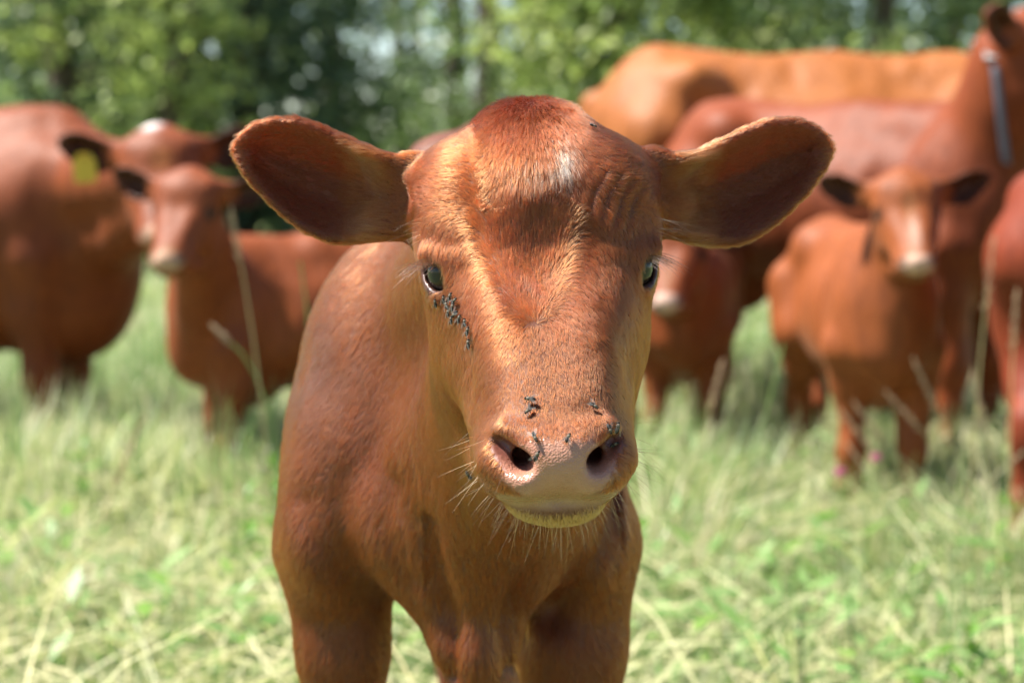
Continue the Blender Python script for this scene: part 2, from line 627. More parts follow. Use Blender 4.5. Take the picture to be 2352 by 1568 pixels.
def mat_coat(name, tint=(1, 1, 1)):
    """short coat of the animals further away: pigment attribute broken up by hair streaks"""
    m = NT(name)
    pig = m.attr('pigment')
    tc = m.n('ShaderNodeTexCoord')
    mp = m.n('ShaderNodeMapping')
    mp.inputs['Scale'].default_value = (1, 1, .25)
    m.l(tc.outputs['Object'], mp.inputs['Vector'])
    n1 = m.noise(55, 4, .65, mp.outputs[0])
    n2 = m.noise(5, 3, .5, tc.outputs['Object'])
    c = m.mix(m.ramp(n1.outputs['Fac'], [(.3, (0, 0, 0)), (.7, (1, 1, 1))]), m.mix(1.0, pig.outputs['Color'], (.72, .66, .62), 'MULTIPLY'), m.mix(1.0, pig.outputs['Color'], (1.2, 1.15, 1.1), 'MULTIPLY'))
    c = m.mix(m.ramp(n2.outputs['Fac'], [(.35, (0, 0, 0)), (.7, (.6, .6, .6))]), c, m.mix(1.0, c, (.78, .74, .74), 'MULTIPLY'))
    c = m.mix(1.0, c, (.44, .325, .165, 1), 'MULTIPLY')
    b = m.n('ShaderNodeBump', Strength=.35, Distance=.01, Height=n1.outputs['Fac'])
    p = m.n('ShaderNodeBsdfPrincipled', Base__Color=c, Roughness=.58, Normal=b.outputs[0])
    p.inputs['Specular IOR Level'].default_value = .26
    p.inputs['Sheen Weight'].default_value = .05
    p.inputs['Sheen Roughness'].default_value = .4
    p.inputs['Sheen Tint'].default_value = (1, .6, .4, 1)
    return m.done(p.outputs[0])

def mat_plain(name, colr, rough=.5, spec=.4, var=.15, scale=40, transl=0.0, metal=0.0):
    m = NT(name)
    tc = m.n('ShaderNodeTexCoord')
    nz = m.noise(scale, 4, .6, tc.outputs['Object'])
    c = m.mix(nz.outputs['Fac'], tuple(x * (1 - var) for x in colr), tuple(min(1, x * (1 + var)) for x in colr))
    p = m.n('ShaderNodeBsdfPrincipled', Base__Color=c, Roughness=rough)
    p.inputs['Specular IOR Level'].default_value = spec
    p.inputs['Metallic'].default_value = metal
    if transl:
        t = m.n('ShaderNodeBsdfTranslucent', Color=c)
        mx = m.n('ShaderNodeMixShader')
        mx.inputs[0].default_value = transl
        m.l(p.outputs[0], mx.inputs[1])
        m.l(t.outputs[0], mx.inputs[2])
        return m.done(mx.outputs[0])
    return m.done(p.outputs[0])

def mat_leafy(name, transl=.35, rough=.45):
    """leaf or blade colour from the 'tint' attribute"""
    m = NT(name)
    a = m.attr('tint')
    p = m.n('ShaderNodeBsdfPrincipled', Base__Color=a.outputs['Color'], Roughness=rough)
    p.inputs['Specular IOR Level'].default_value = .35
    t = m.n('ShaderNodeBsdfTranslucent', Color=m.mix(1.0, a.outputs['Color'], (1.10, 1.25, .80), 'MULTIPLY'))
    mx = m.n('ShaderNodeMixShader')
    mx.inputs[0].default_value = transl
    m.l(p.outputs[0], mx.inputs[1])
    m.l(t.outputs[0], mx.inputs[2])
    return m.done(mx.outputs[0])

def mat_eye():
    m = NT('eye')
    tc = m.n('ShaderNodeTexCoord')
    ln = m.n('ShaderNodeVectorMath', _operation='LENGTH')
    mp = m.n('ShaderNodeMapping')
    mp.inputs['Scale'].default_value = (1 / .0125, 1 / .0095, 0)
    m.l(tc.outputs['Object'], mp.inputs['Vector'])
    m.l(mp.outputs[0], ln.inputs[0])
    c = m.ramp(ln.outputs['Value'], [(.0, (.012, .013, .016)), (.62, (.014, .016, .018)), (.72, (.035, .020, .010)), (.97, (.026, .014, .009)), (1.0, (.030, .020, .017))])
    p = m.n('ShaderNodeBsdfPrincipled', Base__Color=c, Roughness=.05)
    p.inputs['IOR'].default_value = 1.33
    p.inputs['Coat Weight'].default_value = .1
    p.inputs['Coat Roughness'].default_value = .02
    return m.done(p.outputs[0])

# ------------------------------------------------------------------ pigment of the calf in front, with shade painted under its fur
RED = np.array([.165, .0385, .0100])
def head_regions(L):
    """bare skin, ear membrane, lips/eye rims from the head frame"""
    x, f, z = L.T
    ax = np.abs(x)
    rag = .16 * NZ[1](L * 160) + .10 * NZ[2](L * 420)
    bare = np.exp(-np.maximum(0, np.hypot(x / .0375, (z + .1385) / .0235) - 1 + rag) ** 2 / .02) * ss(.10, .125, f)
    lip = np.exp(-((z + .164) / .0065) ** 2) * ss(.11, .135, f) * (ax < .046)
    bare = np.maximum(bare, lip)
    eyes = np.exp(-(np.sqrt((ax - .078) ** 2 + (f - .011) ** 2 + (z - .001) ** 2) / .0215) ** 6)
    ear = ss(.112, .130, ax) * (f > -.16) * (z > .0)
    return bare, lip, eyes, ear

x_, f_, z_ = L.T
in_head = (f_ > -.125) & (np.abs(z_) < .22)
bare, lip, eyes, earm = [r * in_head for r in head_regions(L)]
nrm_l = (Nv @ H0.R) * np.array([1, -1, 1])          # normals in the head frame
ear_in = earm * ss(-.1, .35, nrm_l[:, 1])
pig = np.tile(RED * .62, (len(V), 1))  # skin below the coat painted darker, so gaps between hairs look shaded
def blend(c, wgt):
    global pig
    pig = pig + (np.array(c) - pig) * wgt[:, None]
blend((.40, .205, .14), bare)
blend((.36, .22, .13), lip * .8)
# dark inside the nostrils, reddish on the rims
nos = np.exp(-(np.hypot((np.abs(x_) - .033) / .017, (z_ + .128) / .015)) ** 4) * in_head * (f_ > .09)
deep = nos * ss(.158, .140, f_)
blend((.34, .135, .10), nos * .55)
blend((.10, .03, .022), deep)
blend((.055, .028, .024), eyes)
blend((.11, .034, .022), ear_in)
muz = ss(.10, .14, f_) * in_head * (1 - bare)
reg_b = np.clip(bare * .8 + eyes * .8 + nos * .3, 0, 1)
reg_col = np.stack([np.clip(bare + eyes * .4, 0, 1), earm * .85, reg_b], 1)
skin = mat_skin()
calf = link_mesh('calf', V, Q, skin)
vcol(calf.data, 'pigment', pig)
vcol(calf.data, 'region', reg_col)
tag(calf, 'red-brown calf with flies on its face and a small white forehead star', 'calf')

# ------------------------------------------------------------------ fur
def tri_sample(V, Q, wgt, n, seed):
    """n random surface points, density proportional to wgt (per vertex)"""
    r = np.random.default_rng(seed)
    T = np.concatenate([Q[:, [0, 1, 2]], Q[:, [0, 2, 3]]])
    ar = np.linalg.norm(np.cross(V[T[:, 1]] - V[T[:, 0]], V[T[:, 2]] - V[T[:, 0]]), axis=1) / 2
    ww = ar * wgt[T].mean(1)
    if n is None:
        n = int(ww.sum())
    t = T[np.searchsorted(np.cumsum(ww), r.random(n) * ww.sum()).clip(0, len(T) - 1)]
    a, b = r.random(n), r.random(n)
    m = a + b > 1
    a[m], b[m] = 1 - a[m], 1 - b[m]
    bar = np.stack([1 - a - b, a, b], 1)
    P = (V[t] * bar[..., None]).sum(1)
    return P, t, bar

def norm(a):
    return a / np.maximum(np.linalg.norm(a, axis=-1, keepdims=True), 1e-9)

def build_curves(name, pts, rad, colr, mat, parent):
    """pts (n,k,3), rad (n,k), colr (n,3)"""
    n, k, _ = pts.shape
    c = bpy.data.hair_curves.new(name)
    c.add_curves([k] * n)
    c.position_data.foreach_set('vector', pts.astype(np.float32).ravel())
    ra = c.attributes.get('radius') or c.attributes.new('radius', 'FLOAT', 'POINT')
    ra.data.foreach_set('value', rad.astype(np.float32).ravel())
    ca = c.attributes.new('fur_color', 'FLOAT_COLOR', 'CURVE')
    ca.data.foreach_set('color', np.concatenate([colr, np.ones((n, 1))], 1).astype(np.float32).ravel())
    c.materials.append(mat)
    o = bpy.data.objects.new(name, c)
    col.objects.link(o)
    o.parent = parent
    return o

WH = (-.012, -.036)                     # hair whorl between the eyes
def fur_dir(P, L, N, head):
    """growth direction (world), before projection on the skin"""
    x, f, z = L.T
    ax, sx = np.abs(x), np.sign(x)
    rx, rz = x - WH[0], z - WH[1] - 2.2 * (x - WH[0]) ** 2 / .06
    rx = .35 * rx + .65 * np.sign(rx) * np.maximum(np.abs(rx) - .022, 0)
    one = np.ones(len(x))
    d = np.stack([rx * 1.0, .6 * np.maximum(0, -rz), rz * 1.15], 1)          # radiates from the whorl
    d = norm(d)
    def mixin(dd, wgt):
        nonlocal d
        dd = norm(np.stack(dd, 1))
        d = norm(d * (1 - wgt[:, None]) + dd * wgt[:, None])
    # nose bridge: down towards the muzzle
    mixin((x * 3, .7 * one, -.75 * one), ss(-.05, -.075, z) * ss(.055, .035, ax))
    # tuft flowing down from the poll
    mixin((x * 7 + .0 * one, .55 * one, -1.0 * one), ss(.045, .075, z + 8 * x * x) * ss(.065, .022, ax))
    # temples: out and back
    mixin((sx, -.5 * one, .15 * one), ss(.045, .07, ax) * ss(.03, .06, z))
    # behind the eye and cheeks: back and down
    mixin((sx * .3, -.45 * one, -.8 * one), ss(.055, .075, ax) * ss(.02, -.01, z))
    # muzzle sides
    mixin((sx * .8, -.15 * one, -.7 * one), ss(.06, .10, f) * ss(.03, .05, ax))
    # chin
    mixin((x * 8, -.1 * one, -1 * one), ss(-.155, -.168, z) * ss(.02, .05, f))
    # ears
    mixin((sx, .12 * one, .15 * one), ss(.10, .118, ax) * ss(-.02, .02, z))
    dw = (d * np.array([1, -1, 1])) @ H0.R.T
    # body: back and down
    b = np.stack([.25 * np.sign(P[:, 0] + .04) * ss(.02, .12, np.abs(P[:, 0] + .04)), .45 + .4 * ss(2.0, 2.3, P[:, 1]), -1.0 + .5 * ss(2.1, 2.5, P[:, 1]) * ss(.8, .9, P[:, 2])], 1)
    b = norm(b)
    return norm(dw * head[:, None] + b * (1 - head[:, None]))

headw = ss(-.15, -.10, f_) * ss(-.26, -.22, z_)
nofur = np.clip(bare + lip + eyes * 1.2 + deep + .3 * nos, 0, 1)
dens = headw * 1.6e6 + (1 - headw) * (2.8e5 * ss(2.6, 2.2, V[:, 1]) + 2.5e4) * ss(.34, .42, V[:, 2])
dens = dens * (1 - ss(.25, .6, nofur)) * (1 - .35 * ear_in * ss(.128, .150, np.abs(x_)))
P, tri, bar = tri_sample(V, Q, dens, None, 11)
def at(a):
    return (a[tri] * (bar[..., None] if a.ndim == 2 else bar)).sum(1)
N = norm(at(Nv))
Lp = H0.loc(P)
hw = at(headw)
n = len(P)
print('info fur', n)
r = np.random.default_rng(5)
D = fur_dir(P, Lp, N, hw)
fl = np.stack([NZ[0](P * 75), NZ[1](P * 75), NZ[2](P * 75)], 1) * .14 + np.stack([NZ[1](P * 260), NZ[2](P * 260), NZ[3](P * 260)], 1) * .08
wn = np.exp(-(np.hypot(Lp[:, 0] - WH[0], Lp[:, 2] - WH[1]) / .028) ** 2) * hw
D = D + fl * (1 + 2.0 * wn)[:, None] + r.normal(0, .09, (n, 3)) * (1 + 1.5 * wn)[:, None]
D = norm(D - N * (D * N).sum(1, keepdims=True))
x, f, z = Lp.T
ax = np.abs(x)
length = .0115 + 0 * x
lift = .15 + 0 * x
def setl(v, lf, wgt):
    global length, lift
    length = length + (v - length) * wgt
    lift = lift + (lf - lift) * wgt
setl(.0080, .20, hw)
setl(.0065, .20, hw * ss(-.03, -.06, z))
setl(.0050, .17, hw * ss(.09, .12, f))
setl(.0120, .26, hw * ss(.050, .090, z) * ss(.055, .015, ax + .15 * np.maximum(0, .10 - z)))
setl(.0145, .60, hw * ss(.110, .135, z) * ss(.055, .015, ax))
setl(.0045, .60, hw * ss(-.165, -.176, z) * ss(.03, .06, f))
ear_r = hw * ss(.105, .12, ax) * ss(-.02, .0, z)
ein = at(ear_in)
setl(.0065, .35, ear_r)
setl(.0055, .30, ear_r * ein * ss(.135, .165, ax))
setl(.0180, .42, ear_r * ein * ss(.165, .130, ax) * ss(.100, .112, ax))
rim = ear_r * ss(.55, .25, np.abs(((N @ H0.R) * np.array([1, -1, 1]))[:, 1])) * ss(.12, .14, ax)
setl(.0085, .42, rim)
length = length * r.uniform(.65, 1.25, n) * (1 + .25 * NZ[3](P * 120))
lift = np.clip(lift * r.uniform(.6, 1.5, n), .06, 1.2)
# strands: root to tip, laid over by gravity; a clump pull makes locks
K = 5
t = np.linspace(0, 1, K)
up = np.sin(lift)[:, None] * (t - .45 * t * t)[None]
al = np.cos(lift)[:, None] * (.55 * t + .45 * t * t)[None]
pts = P[:, None, :] - N[:, None, :] * .0001 + (N[:, None, :] * up[..., None] + D[:, None, :] * al[..., None]) * length[:, None, None]
nc = n // 26
ci = r.choice(n, nc, replace=False)
kd = KDTree(nc)
for a, i in enumerate(ci):
    kd.insert(P[i], a)
kd.balance()
near = np.array([kd.find(p)[1] for p in P])
pull = (t ** 1.6)[None, :, None] * r.uniform(.08, .42, n)[:, None, None]
ok_ = (np.linalg.norm(P - P[ci[near]], axis=1) < .012)[:, None, None]
pts = pts + (pts[ci[near]] - pts) * pull * ok_
# colour of each hair
c = np.tile(RED, (n, 1)) * (1 + .22 * NZ[2](P * 22))[:, None] * r.uniform(.84, 1.18, n)[:, None]
c = c * (1 + (r.uniform(.87, 1.13, nc)[near] - 1) * (.25 + .75 * hw))[:, None]
def tintc(v, wgt):
    global c
    c = c + (np.array(v) - c) * np.clip(wgt, 0, 1)[:, None]
tintc((.200, .052, .011), hw * ss(.02, .05, -z) * ss(.03, .06, ax) * .55)                     # tan cheeks
tintc((.200, .050, .012), hw * ss(.085, .125, f) * .4)                                          # round the nose
tintc((.125, .034, .016), hw * ss(.105, .135, z) * .15)                                         # dark poll
tintc((.30, .15, .055), hw * ss(-.163, -.176, z) * ss(.04, .07, f) * .85)                     # creamy chin
star = .85 * np.exp(-(np.hypot((x - .019) / .009, (z - .087) / .015)) ** 2) + .28 * np.exp(-(np.hypot((x + .006) / .022, (z - .078) / .012)) ** 4)
tintc((.62, .50, .38), hw * (r.random(n) < star) * .9)
tintc((.30, .14, .06), ear_r * ein * ss(.165, .130, ax) * (r.random(n) < .5))                # pale fuzz in the ear mouth
tintc((.105, .026, .012), ear_r * ein * ss(.140, .180, ax) * .8)
clod = np.exp(-(np.linalg.norm((P - np.array([-.175, 2.0, .80])) / np.array([.055, .12, .065]), axis=1)) ** 2) * ss(-.35, .15, NZ[1](P * np.array([90, 60, 22])))
tintc((.075, .045, .030), clod * .9)
rad0 = np.where(hw > .5, .00012, .00022) * r.uniform(.75, 1.25, n)
rad = rad0[:, None] * np.array([1, 1, .9, .65, .18])[None]
furm = mat_fur()
fur = build_curves('fur', pts, rad, np.clip(c, .01, .9), furm, calf)
fur['kind'] = 'stuff'

# ------------------------------------------------------------------ whiskers, lashes
def loose_hairs(name, roots, dirs, lens, sag, colr, rad_, jitter=.15, seed=3):
    r = np.random.default_rng(seed)
    n = len(roots)
    dirs = norm(dirs + r.normal(0, jitter, dirs.shape))
    t = np.linspace(0, 1, 7)
    pts = roots[:, None] + dirs[:, None] * (lens[:, None] * t)[..., None]
    pts[..., 2] -= (sag * lens)[:, None] * (t ** 2)[None]
    rad = np.full(n, rad_)[:, None] * (1 - .75 * t)[None]
    cc = np.tile(np.array(colr), (n, 1)) * r.uniform(.7, 1.3, n)[:, None]
    o = build_curves(name, pts, rad, np.clip(cc, 0, .95), furm, calf)
    o['kind'] = 'stuff'
    return o
wz = in_head * ss(.05, .09, f_) * (1 - nofur) * ((z_ < -.115)) * (ss(.040, .055, np.abs(x_)) + 1.6 * ss(-.160, -.170, z_) + .25)
wz = np.clip(wz, 0, 2)
P, tri, bar = tri_sample(V, Q, wz, 130, 21)
N = norm(at(Nv))
Lp = H0.loc(P)
dl = np.stack([Lp[:, 0] * 9, .25 + 0 * Lp[:, 0], -.55 - .5 * ss(-.155, -.17, Lp[:, 2])], 1)
dw = norm(dl * np.array([1, -1, 1])) @ H0.R.T
loose_hairs('whiskers', P, norm(N * .9 + dw * .8), rng.uniform(.014, .036, len(P)), rng.uniform(-.1, .3, len(P)), (.20, .085, .035), .00011, .22)
for s in (-1, 1):
    n = 60
    tt = rng.random(n)
    root = H0.pts(np.stack([s * (.0930 - .012 * tt), .009 + .016 * tt, .0125 - .006 * (2 * tt - 1) ** 2 + rng.normal(0, .0012, n)], 1))
    dl = np.stack([s * (1.0 - .45 * tt), .35 + .5 * tt, -.12 + .10 * rng.random(n)], 1)
    loose_hairs('eyelashes', root, norm(dl * np.array([1, -1, 1])) @ H0.R.T, rng.uniform(.018, .034, n), np.full(n, .30), (.05, .028, .022), .00014, .10, 31 + s)
    n = 12
    root = H0.pts(np.stack([s * (.093 + .004 * rng.random(n)), .01 * rng.random(n), .026 + .02 * rng.random(n)], 1))
    dl = np.stack([s * (.9 + 0 * root[:, 0]), .5 + 0 * root[:, 0], -.25 + .3 * rng.random(n)], 1)
    loose_hairs('brow_hairs', root, norm(dl * np.array([1, -1, 1])) @ H0.R.T, rng.uniform(.012, .035, n), np.full(n, .2), (.3, .17, .10), .00014, .15, 41 + s)

# ------------------------------------------------------------------ eyes
def uvsphere(r, nu=36, nv=24):
    vs, fs = [], []
    for j in range(nv + 1):
        th = math.pi * j / nv
        for i in range(nu):
            ph = 2 * math.pi * i / nu
            vs.append((r * math.sin(th) * math.cos(ph), r * math.sin(th) * math.sin(ph), r * math.cos(th)))
    for j in range(nv):
        for i in range(nu):
            fs.append((j * nu + i, (j + 1) * nu + i, (j + 1) * nu + (i + 1) % nu, j * nu + (i + 1) % nu))
    return vs, fs
eye_mat = mat_eye()
ev, ef = uvsphere(.0199)
eye_mesh = None
def add_eye(H, s, parent, scale=1.0):
    global eye_mesh
    if eye_mesh is None:
        o = link_mesh('eye', ev, ef, eye_mat)
        eye_mesh = o.data
    else:
        o = bpy.data.objects.new('eye', eye_mesh)
        col.objects.link(o)
    er = H.R @ eye_rot(s)                       # columns: slit, out, across
    Mx = np.stack([er[:, 0], np.cross(er[:, 1], er[:, 0]), er[:, 1]], 1)
    M = Matrix(Mx.tolist()).to_4x4()
    o.matrix_world = Matrix.Translation(H.w(s * .072, .006, .001)) @ M @ Matrix.Scale(H.s * scale, 4)
    o.parent = parent
    return o
for s in (-1, 1):
    add_eye(H0, s, calf)
print('hero done', time.time() - T0)

# ------------------------------------------------------------------ flies on the calf
bvh = BVHTree.FromPolygons([Vector(v) for v in V], [tuple(q) for q in Q.tolist()])
def on_calf(px, py):
    """where a line of sight of the layout sketch meets the calf's skin"""
    o = Vector((0, 0, 1.0))
    d = (Vector(p2w(px, py, 2.0)) - o).normalized()
    h = bvh.ray_cast(o, d, 4)
    return h[0], h[1]
fly_m = mat_plain('fly_body', (.016, .014, .012), .6, .25, .5, 900)
fly_s = mat_plain('fly_thorax', (.11, .095, .07), .6, .3, .6, 1100)
def mat_wing():
    m = NT('fly_wing')
    p = m.n('ShaderNodeBsdfPrincipled', Base__Color=(.22, .20, .18, 1), Roughness=.3)
    t = m.n('ShaderNodeBsdfTransparent')
    mx = m.n('ShaderNodeMixShader')
    mx.inputs[0].default_value = .28
    m.l(t.outputs[0], mx.inputs[1])
    m.l(p.outputs[0], mx.inputs[2])
    return m.done(mx.outputs[0])
wing_m = mat_wing()
def lathe(prof, n=10, ax=(1, 0, 0)):
    """closed body of revolution about local x: list of (x, r)"""
    vs, fs = [], []
    for (x, r) in prof:
        for i in range(n):
            a = 2 * math.pi * i / n
            vs.append((x, r * math.cos(a), r * math.sin(a)))
    for j in range(len(prof) - 1):
        for i in range(n):
            fs.append((j * n + i, j * n + (i + 1) % n, (j + 1) * n + (i + 1) % n, (j + 1) * n + i))
    return vs, fs
def tube(pts, rads, n=6):
    """tapered tube through points"""
    vs, fs = [], []
    pts = [np.array(p, float) for p in pts]
    for j, p in enumerate(pts):
        d = norm((pts[min(j + 1, len(pts) - 1)] - pts[max(j - 1, 0)])[None])[0]
        a = np.cross(d, (0, 0, 1.0) if abs(d[2]) < .9 else (1.0, 0, 0))
        a /= np.linalg.norm(a)
        b = np.cross(d, a)
        for i in range(n):
            t = 2 * math.pi * i / n
            vs.append(p + (a * math.cos(t) + b * math.sin(t)) * rads[j])
    for j in range(len(pts) - 1):
        for i in range(n):
            fs.append((j * n + i, j * n + (i + 1) % n, (j + 1) * n + (i + 1) % n, (j + 1) * n + i))
    return vs, fs
def join(parts):
    vs, fs = [], []
    for v, f in parts:
        k = len(vs)
        vs += [tuple(map(float, p)) for p in v]
        fs += [tuple(i + k for i in q) for q in f]
    return vs, fs
def shift(vf, d):
    return [tuple(np.array(v) + d) for v in vf[0]], vf[1]
def make_fly():
    root = bpy.data.objects.new('fly', None)
    root.empty_display_size = .004
    col.objects.link(root)
    h = .0016
    ab = shift(lathe([(-.0042, .0001), (-.0038, .0008), (-.0024, .00145), (-.0008, .0014), (.0001, .0007)]), (0, 0, h))
    th = shift(lathe([(-.0005, .0003), (.0001, .0011), (.0012, .00135), (.0022, .0010), (.0026, .0004)]), (0, 0, h + .0002))
    hd = shift(lathe([(.0025, .0003), (.0028, .0010), (.0034, .0011), (.0038, .0004)]), (0, 0, h))
    link_mesh('abdomen', *ab, fly_m, root)
    link_mesh('thorax', *th, fly_s, root)
    link_mesh('head', *hd, fly_m, root)
    for s in (-1, 1):
        wv, n_ = [], 12
        for i in range(n_):
            a = 2 * math.pi * i / n_
            u, v = math.cos(a), math.sin(a)
            lx, ly = -.0028 + .0030 * u, .0011 * v * (1 - .25 * u)
            ca, sa = math.cos(R_(24)), math.sin(R_(24))
            wv.append((lx * ca, s * (.0008 + ly + -lx * sa), h + .0014 + .0004 * u))
        wf = [tuple(range(n_))]
        link_mesh('wing', wv, wf, wing_m, root, False)
        lg = join([tube([(.0016 - .0012 * k, s * .0006, h), (.0020 - .0018 * k, s * .0020, h + .0004), (.0024 - .0024 * k, s * .0028, -.0002)], [.00022, .0002, .00012], 5) for k in range(3)])
        link_mesh('leg', *lg, fly_m, root)
    return root
fly0 = make_fly()
def copy_tree(o, parent=None):
    c = o.copy()
    col.objects.link(c)
    c.parent = parent
    for k in ('label', 'category', 'group'):
        if k in c and parent is not None:
            del c[k]
    for ch in list(o.children):
        copy_tree(ch, c)
    return c
UE = 'fly in the cluster feeding below the calf\'s eye'
FLIES = [(1008, 694, 80, UE), (1026, 688, 100, UE), (1041, 684, 60, UE), (1050, 693, 20, UE), (1034, 702, 140, UE), (1047, 707, 70, UE), (1037, 719, 100, UE), (1052, 722, 200, UE),
         (1044, 735, 95, UE), (1062, 733, 60, UE), (1074, 742, 110, UE),
         (1081, 762, 80, 'fly with spread wings on the cheek, just under the cluster below the eye'),
         (1084, 790, 100, 'last fly down the cheek, alone under the spread-winged one'),
         (1219, 921, 165, 'upper one of two pale-winged flies on the bridge of the nose'),
         (1215, 948, 235, 'lower of two pale-winged flies on the bridge of the nose'),
         (1361, 937, -40, 'dark fly where the shaded side of the nose bridge begins'),
         (1231, 1007, -65, 'fly on the pink pad just above the sunlit nostril'),
         (1238, 1045, 60, 'striped fly on the inner rim of the sunlit nostril'),
         (1304, 1010, 70, 'single fly in the middle of the pink nose pad'),
         (1394, 988, -80, 'brown fly on the upper rim of the shaded nostril'),
         (1409, 982, 55, 'fly with raised wings beside the brown one above the shaded nostril'),
         (1416, 1028, 10, 'bluish fly on the outer wing of the shaded nostril'),
         (1084, 1085, 95, 'fly clinging to the side of the muzzle below the sunlit cheek'),
         (1360, 296, -30, 'small fly on top of the calf\'s head beside the tuft')]
for i, (px, py, ang, lab) in enumerate(FLIES):
    hit, hn = on_calf(px, py)
    if hit is None:
        continue
    o = fly0 if i == 0 else copy_tree(fly0)
    zx = hn.normalized()
    a = Vector((math.cos(R_(ang)), 0, math.sin(R_(ang))))
    xa = (a - zx * a.dot(zx)).normalized()
    ya = zx.cross(xa)
    M = Matrix((xa, ya, zx)).transposed().to_4x4()
    fs_ = random.uniform(.95, 1.18) * (.92 if lab == UE else 1) * (.8 if py < 400 else 1)
    o.matrix_world = Matrix.Translation(hit + zx * .0018) @ M @ Matrix.Scale(fs_, 4)
    tag(o, lab, 'fly', 'flies on the calf\'s face')

# ------------------------------------------------------------------ the other cattle
def quad(loc, yaw, s, leg=1.0, girth=1.0, head=None, tail=True, deep=False):
    """prims of a standing animal: forward = local +x; head: (Head, neck radius) in world space"""
    c, sn = math.cos(yaw), math.sin(yaw)
    Rm = np.array([[c, -sn, 0], [sn, c, 0], [0, 0, 1]])
    loc = np.array(loc, float)
    def z_(z):
        return z * leg if z < .55 else .55 * leg + (z - .55)
    def w(x, y, z):
        return loc + Rm @ (np.array([x, y * girth, z_(z)]) * s)
    P = []
    def E(x, y, z, r, k=.1):
        P.append(ell(w(x, y, z), np.array([r[0], r[1] * girth, r[2]]) * s, k * s, Rm))
    def C(pts, k=.06):
        for a, b in zip(pts[:-1], pts[1:]):
            P.append(cone(w(*a[:3]), a[3] * s, w(*b[:3]), b[3] * s, k * s))
    E(-.02, 0, .90, (.62, .30, .33))
    if deep:
        E(.05, 0, .80, (.62, .30, .36))
        E(.50, 0, .72, (.26, .20, .30))
    E(.42, 0, .92, (.30, .22, .34))
    E(-.58, 0, 1.02, (.27, .23, .26))
    C([(.48, 0, 1.17, .11), (0, 0, 1.17, .11), (-.60, 0, 1.19, .12)], .1)
    E(-.50, .17, 1.17, (.10, .08, .09))
    E(-.50, -.17, 1.17, (.10, .08, .09))
    C([(.56, 0, .74, .13), (.30, 0, .62, .12)], .08)
    for y in (-1, 1):
        E(.46, y * .15, .92, (.17, .11, .26), .07)
        C([(.46, y * .17, .78, .12), (.44, y * .16, .62, .085), (.46, y * .15, .42, .055), (.46, y * .15, .37, .055), (.455, y * .15, .25, .038), (.455, y * .15, .14, .038), (.46, y * .15, .11, .048), (.485, y * .15, .03, .055)], .04)
        C([(-.60, y * .14, .98, .18), (-.52, y * .16, .78, .14), (-.60, y * .16, .60, .085), (-.72, y * .15, .50, .055), (-.72, y * .15, .44, .052), (-.695, y * .15, .26, .042), (-.69, y * .15, .12, .05), (-.66, y * .15, .03, .058)], .05)
    for y in (-1, 1):
        P.append(ell(w(-.30, y * .32, 1.02), np.array([.12, .065, .13]) * s, .08 * s, Rm, -1))   # flank hollow
        P.append(ell(w(.24, y * .31, .98), np.array([.05, .06, .26]) * s, .07 * s, Rm, -1))     # behind the shoulder
    if tail:
        C([(-.82, 0, 1.12, .05), (-.88, 0, .95, .03), (-.90, 0, .55, .02), (-.90, 0, .42, .045), (-.90, 0, .28, .015)], .03)
    if head is not None:
        H, rn = head
        a, b = w(.50, 0, 1.02), w(.55, 0, .80)
        P.append(cone(a, .19 * s, H.w(0, -.09, .0), rn, .06 * s))
        P.append(cone(b, .14 * s, H.w(0, -.08, -.08), rn * .7, .06 * s))
        P.extend(head_prims_far(H))
    return P, w

def head_prims_far(H):
    P = head_prims(H, ears=False, fine=False)
    for s in (-1, 1):
        P.append(H.c((s * .034, .178, -.131), .011, (s * .045, .150, -.118), .008, .006, -1))
        P.append(H.e((s * .094, .016, .001), (.010, .016, .011), .006, -1))
        Vv, q = ear_sheet(H, s)
        P.append(sheet(Vv, q, .0062 * H.s, .006 * H.s))
        P.append(H.c((s * .066, -.062, .062), .038, (s * .108, -.074, .062), .030, .022))
    P.append(H.c((-.036, .156, -.166), .004, (.036, .156, -.166), .004, .004, -1))
    return P

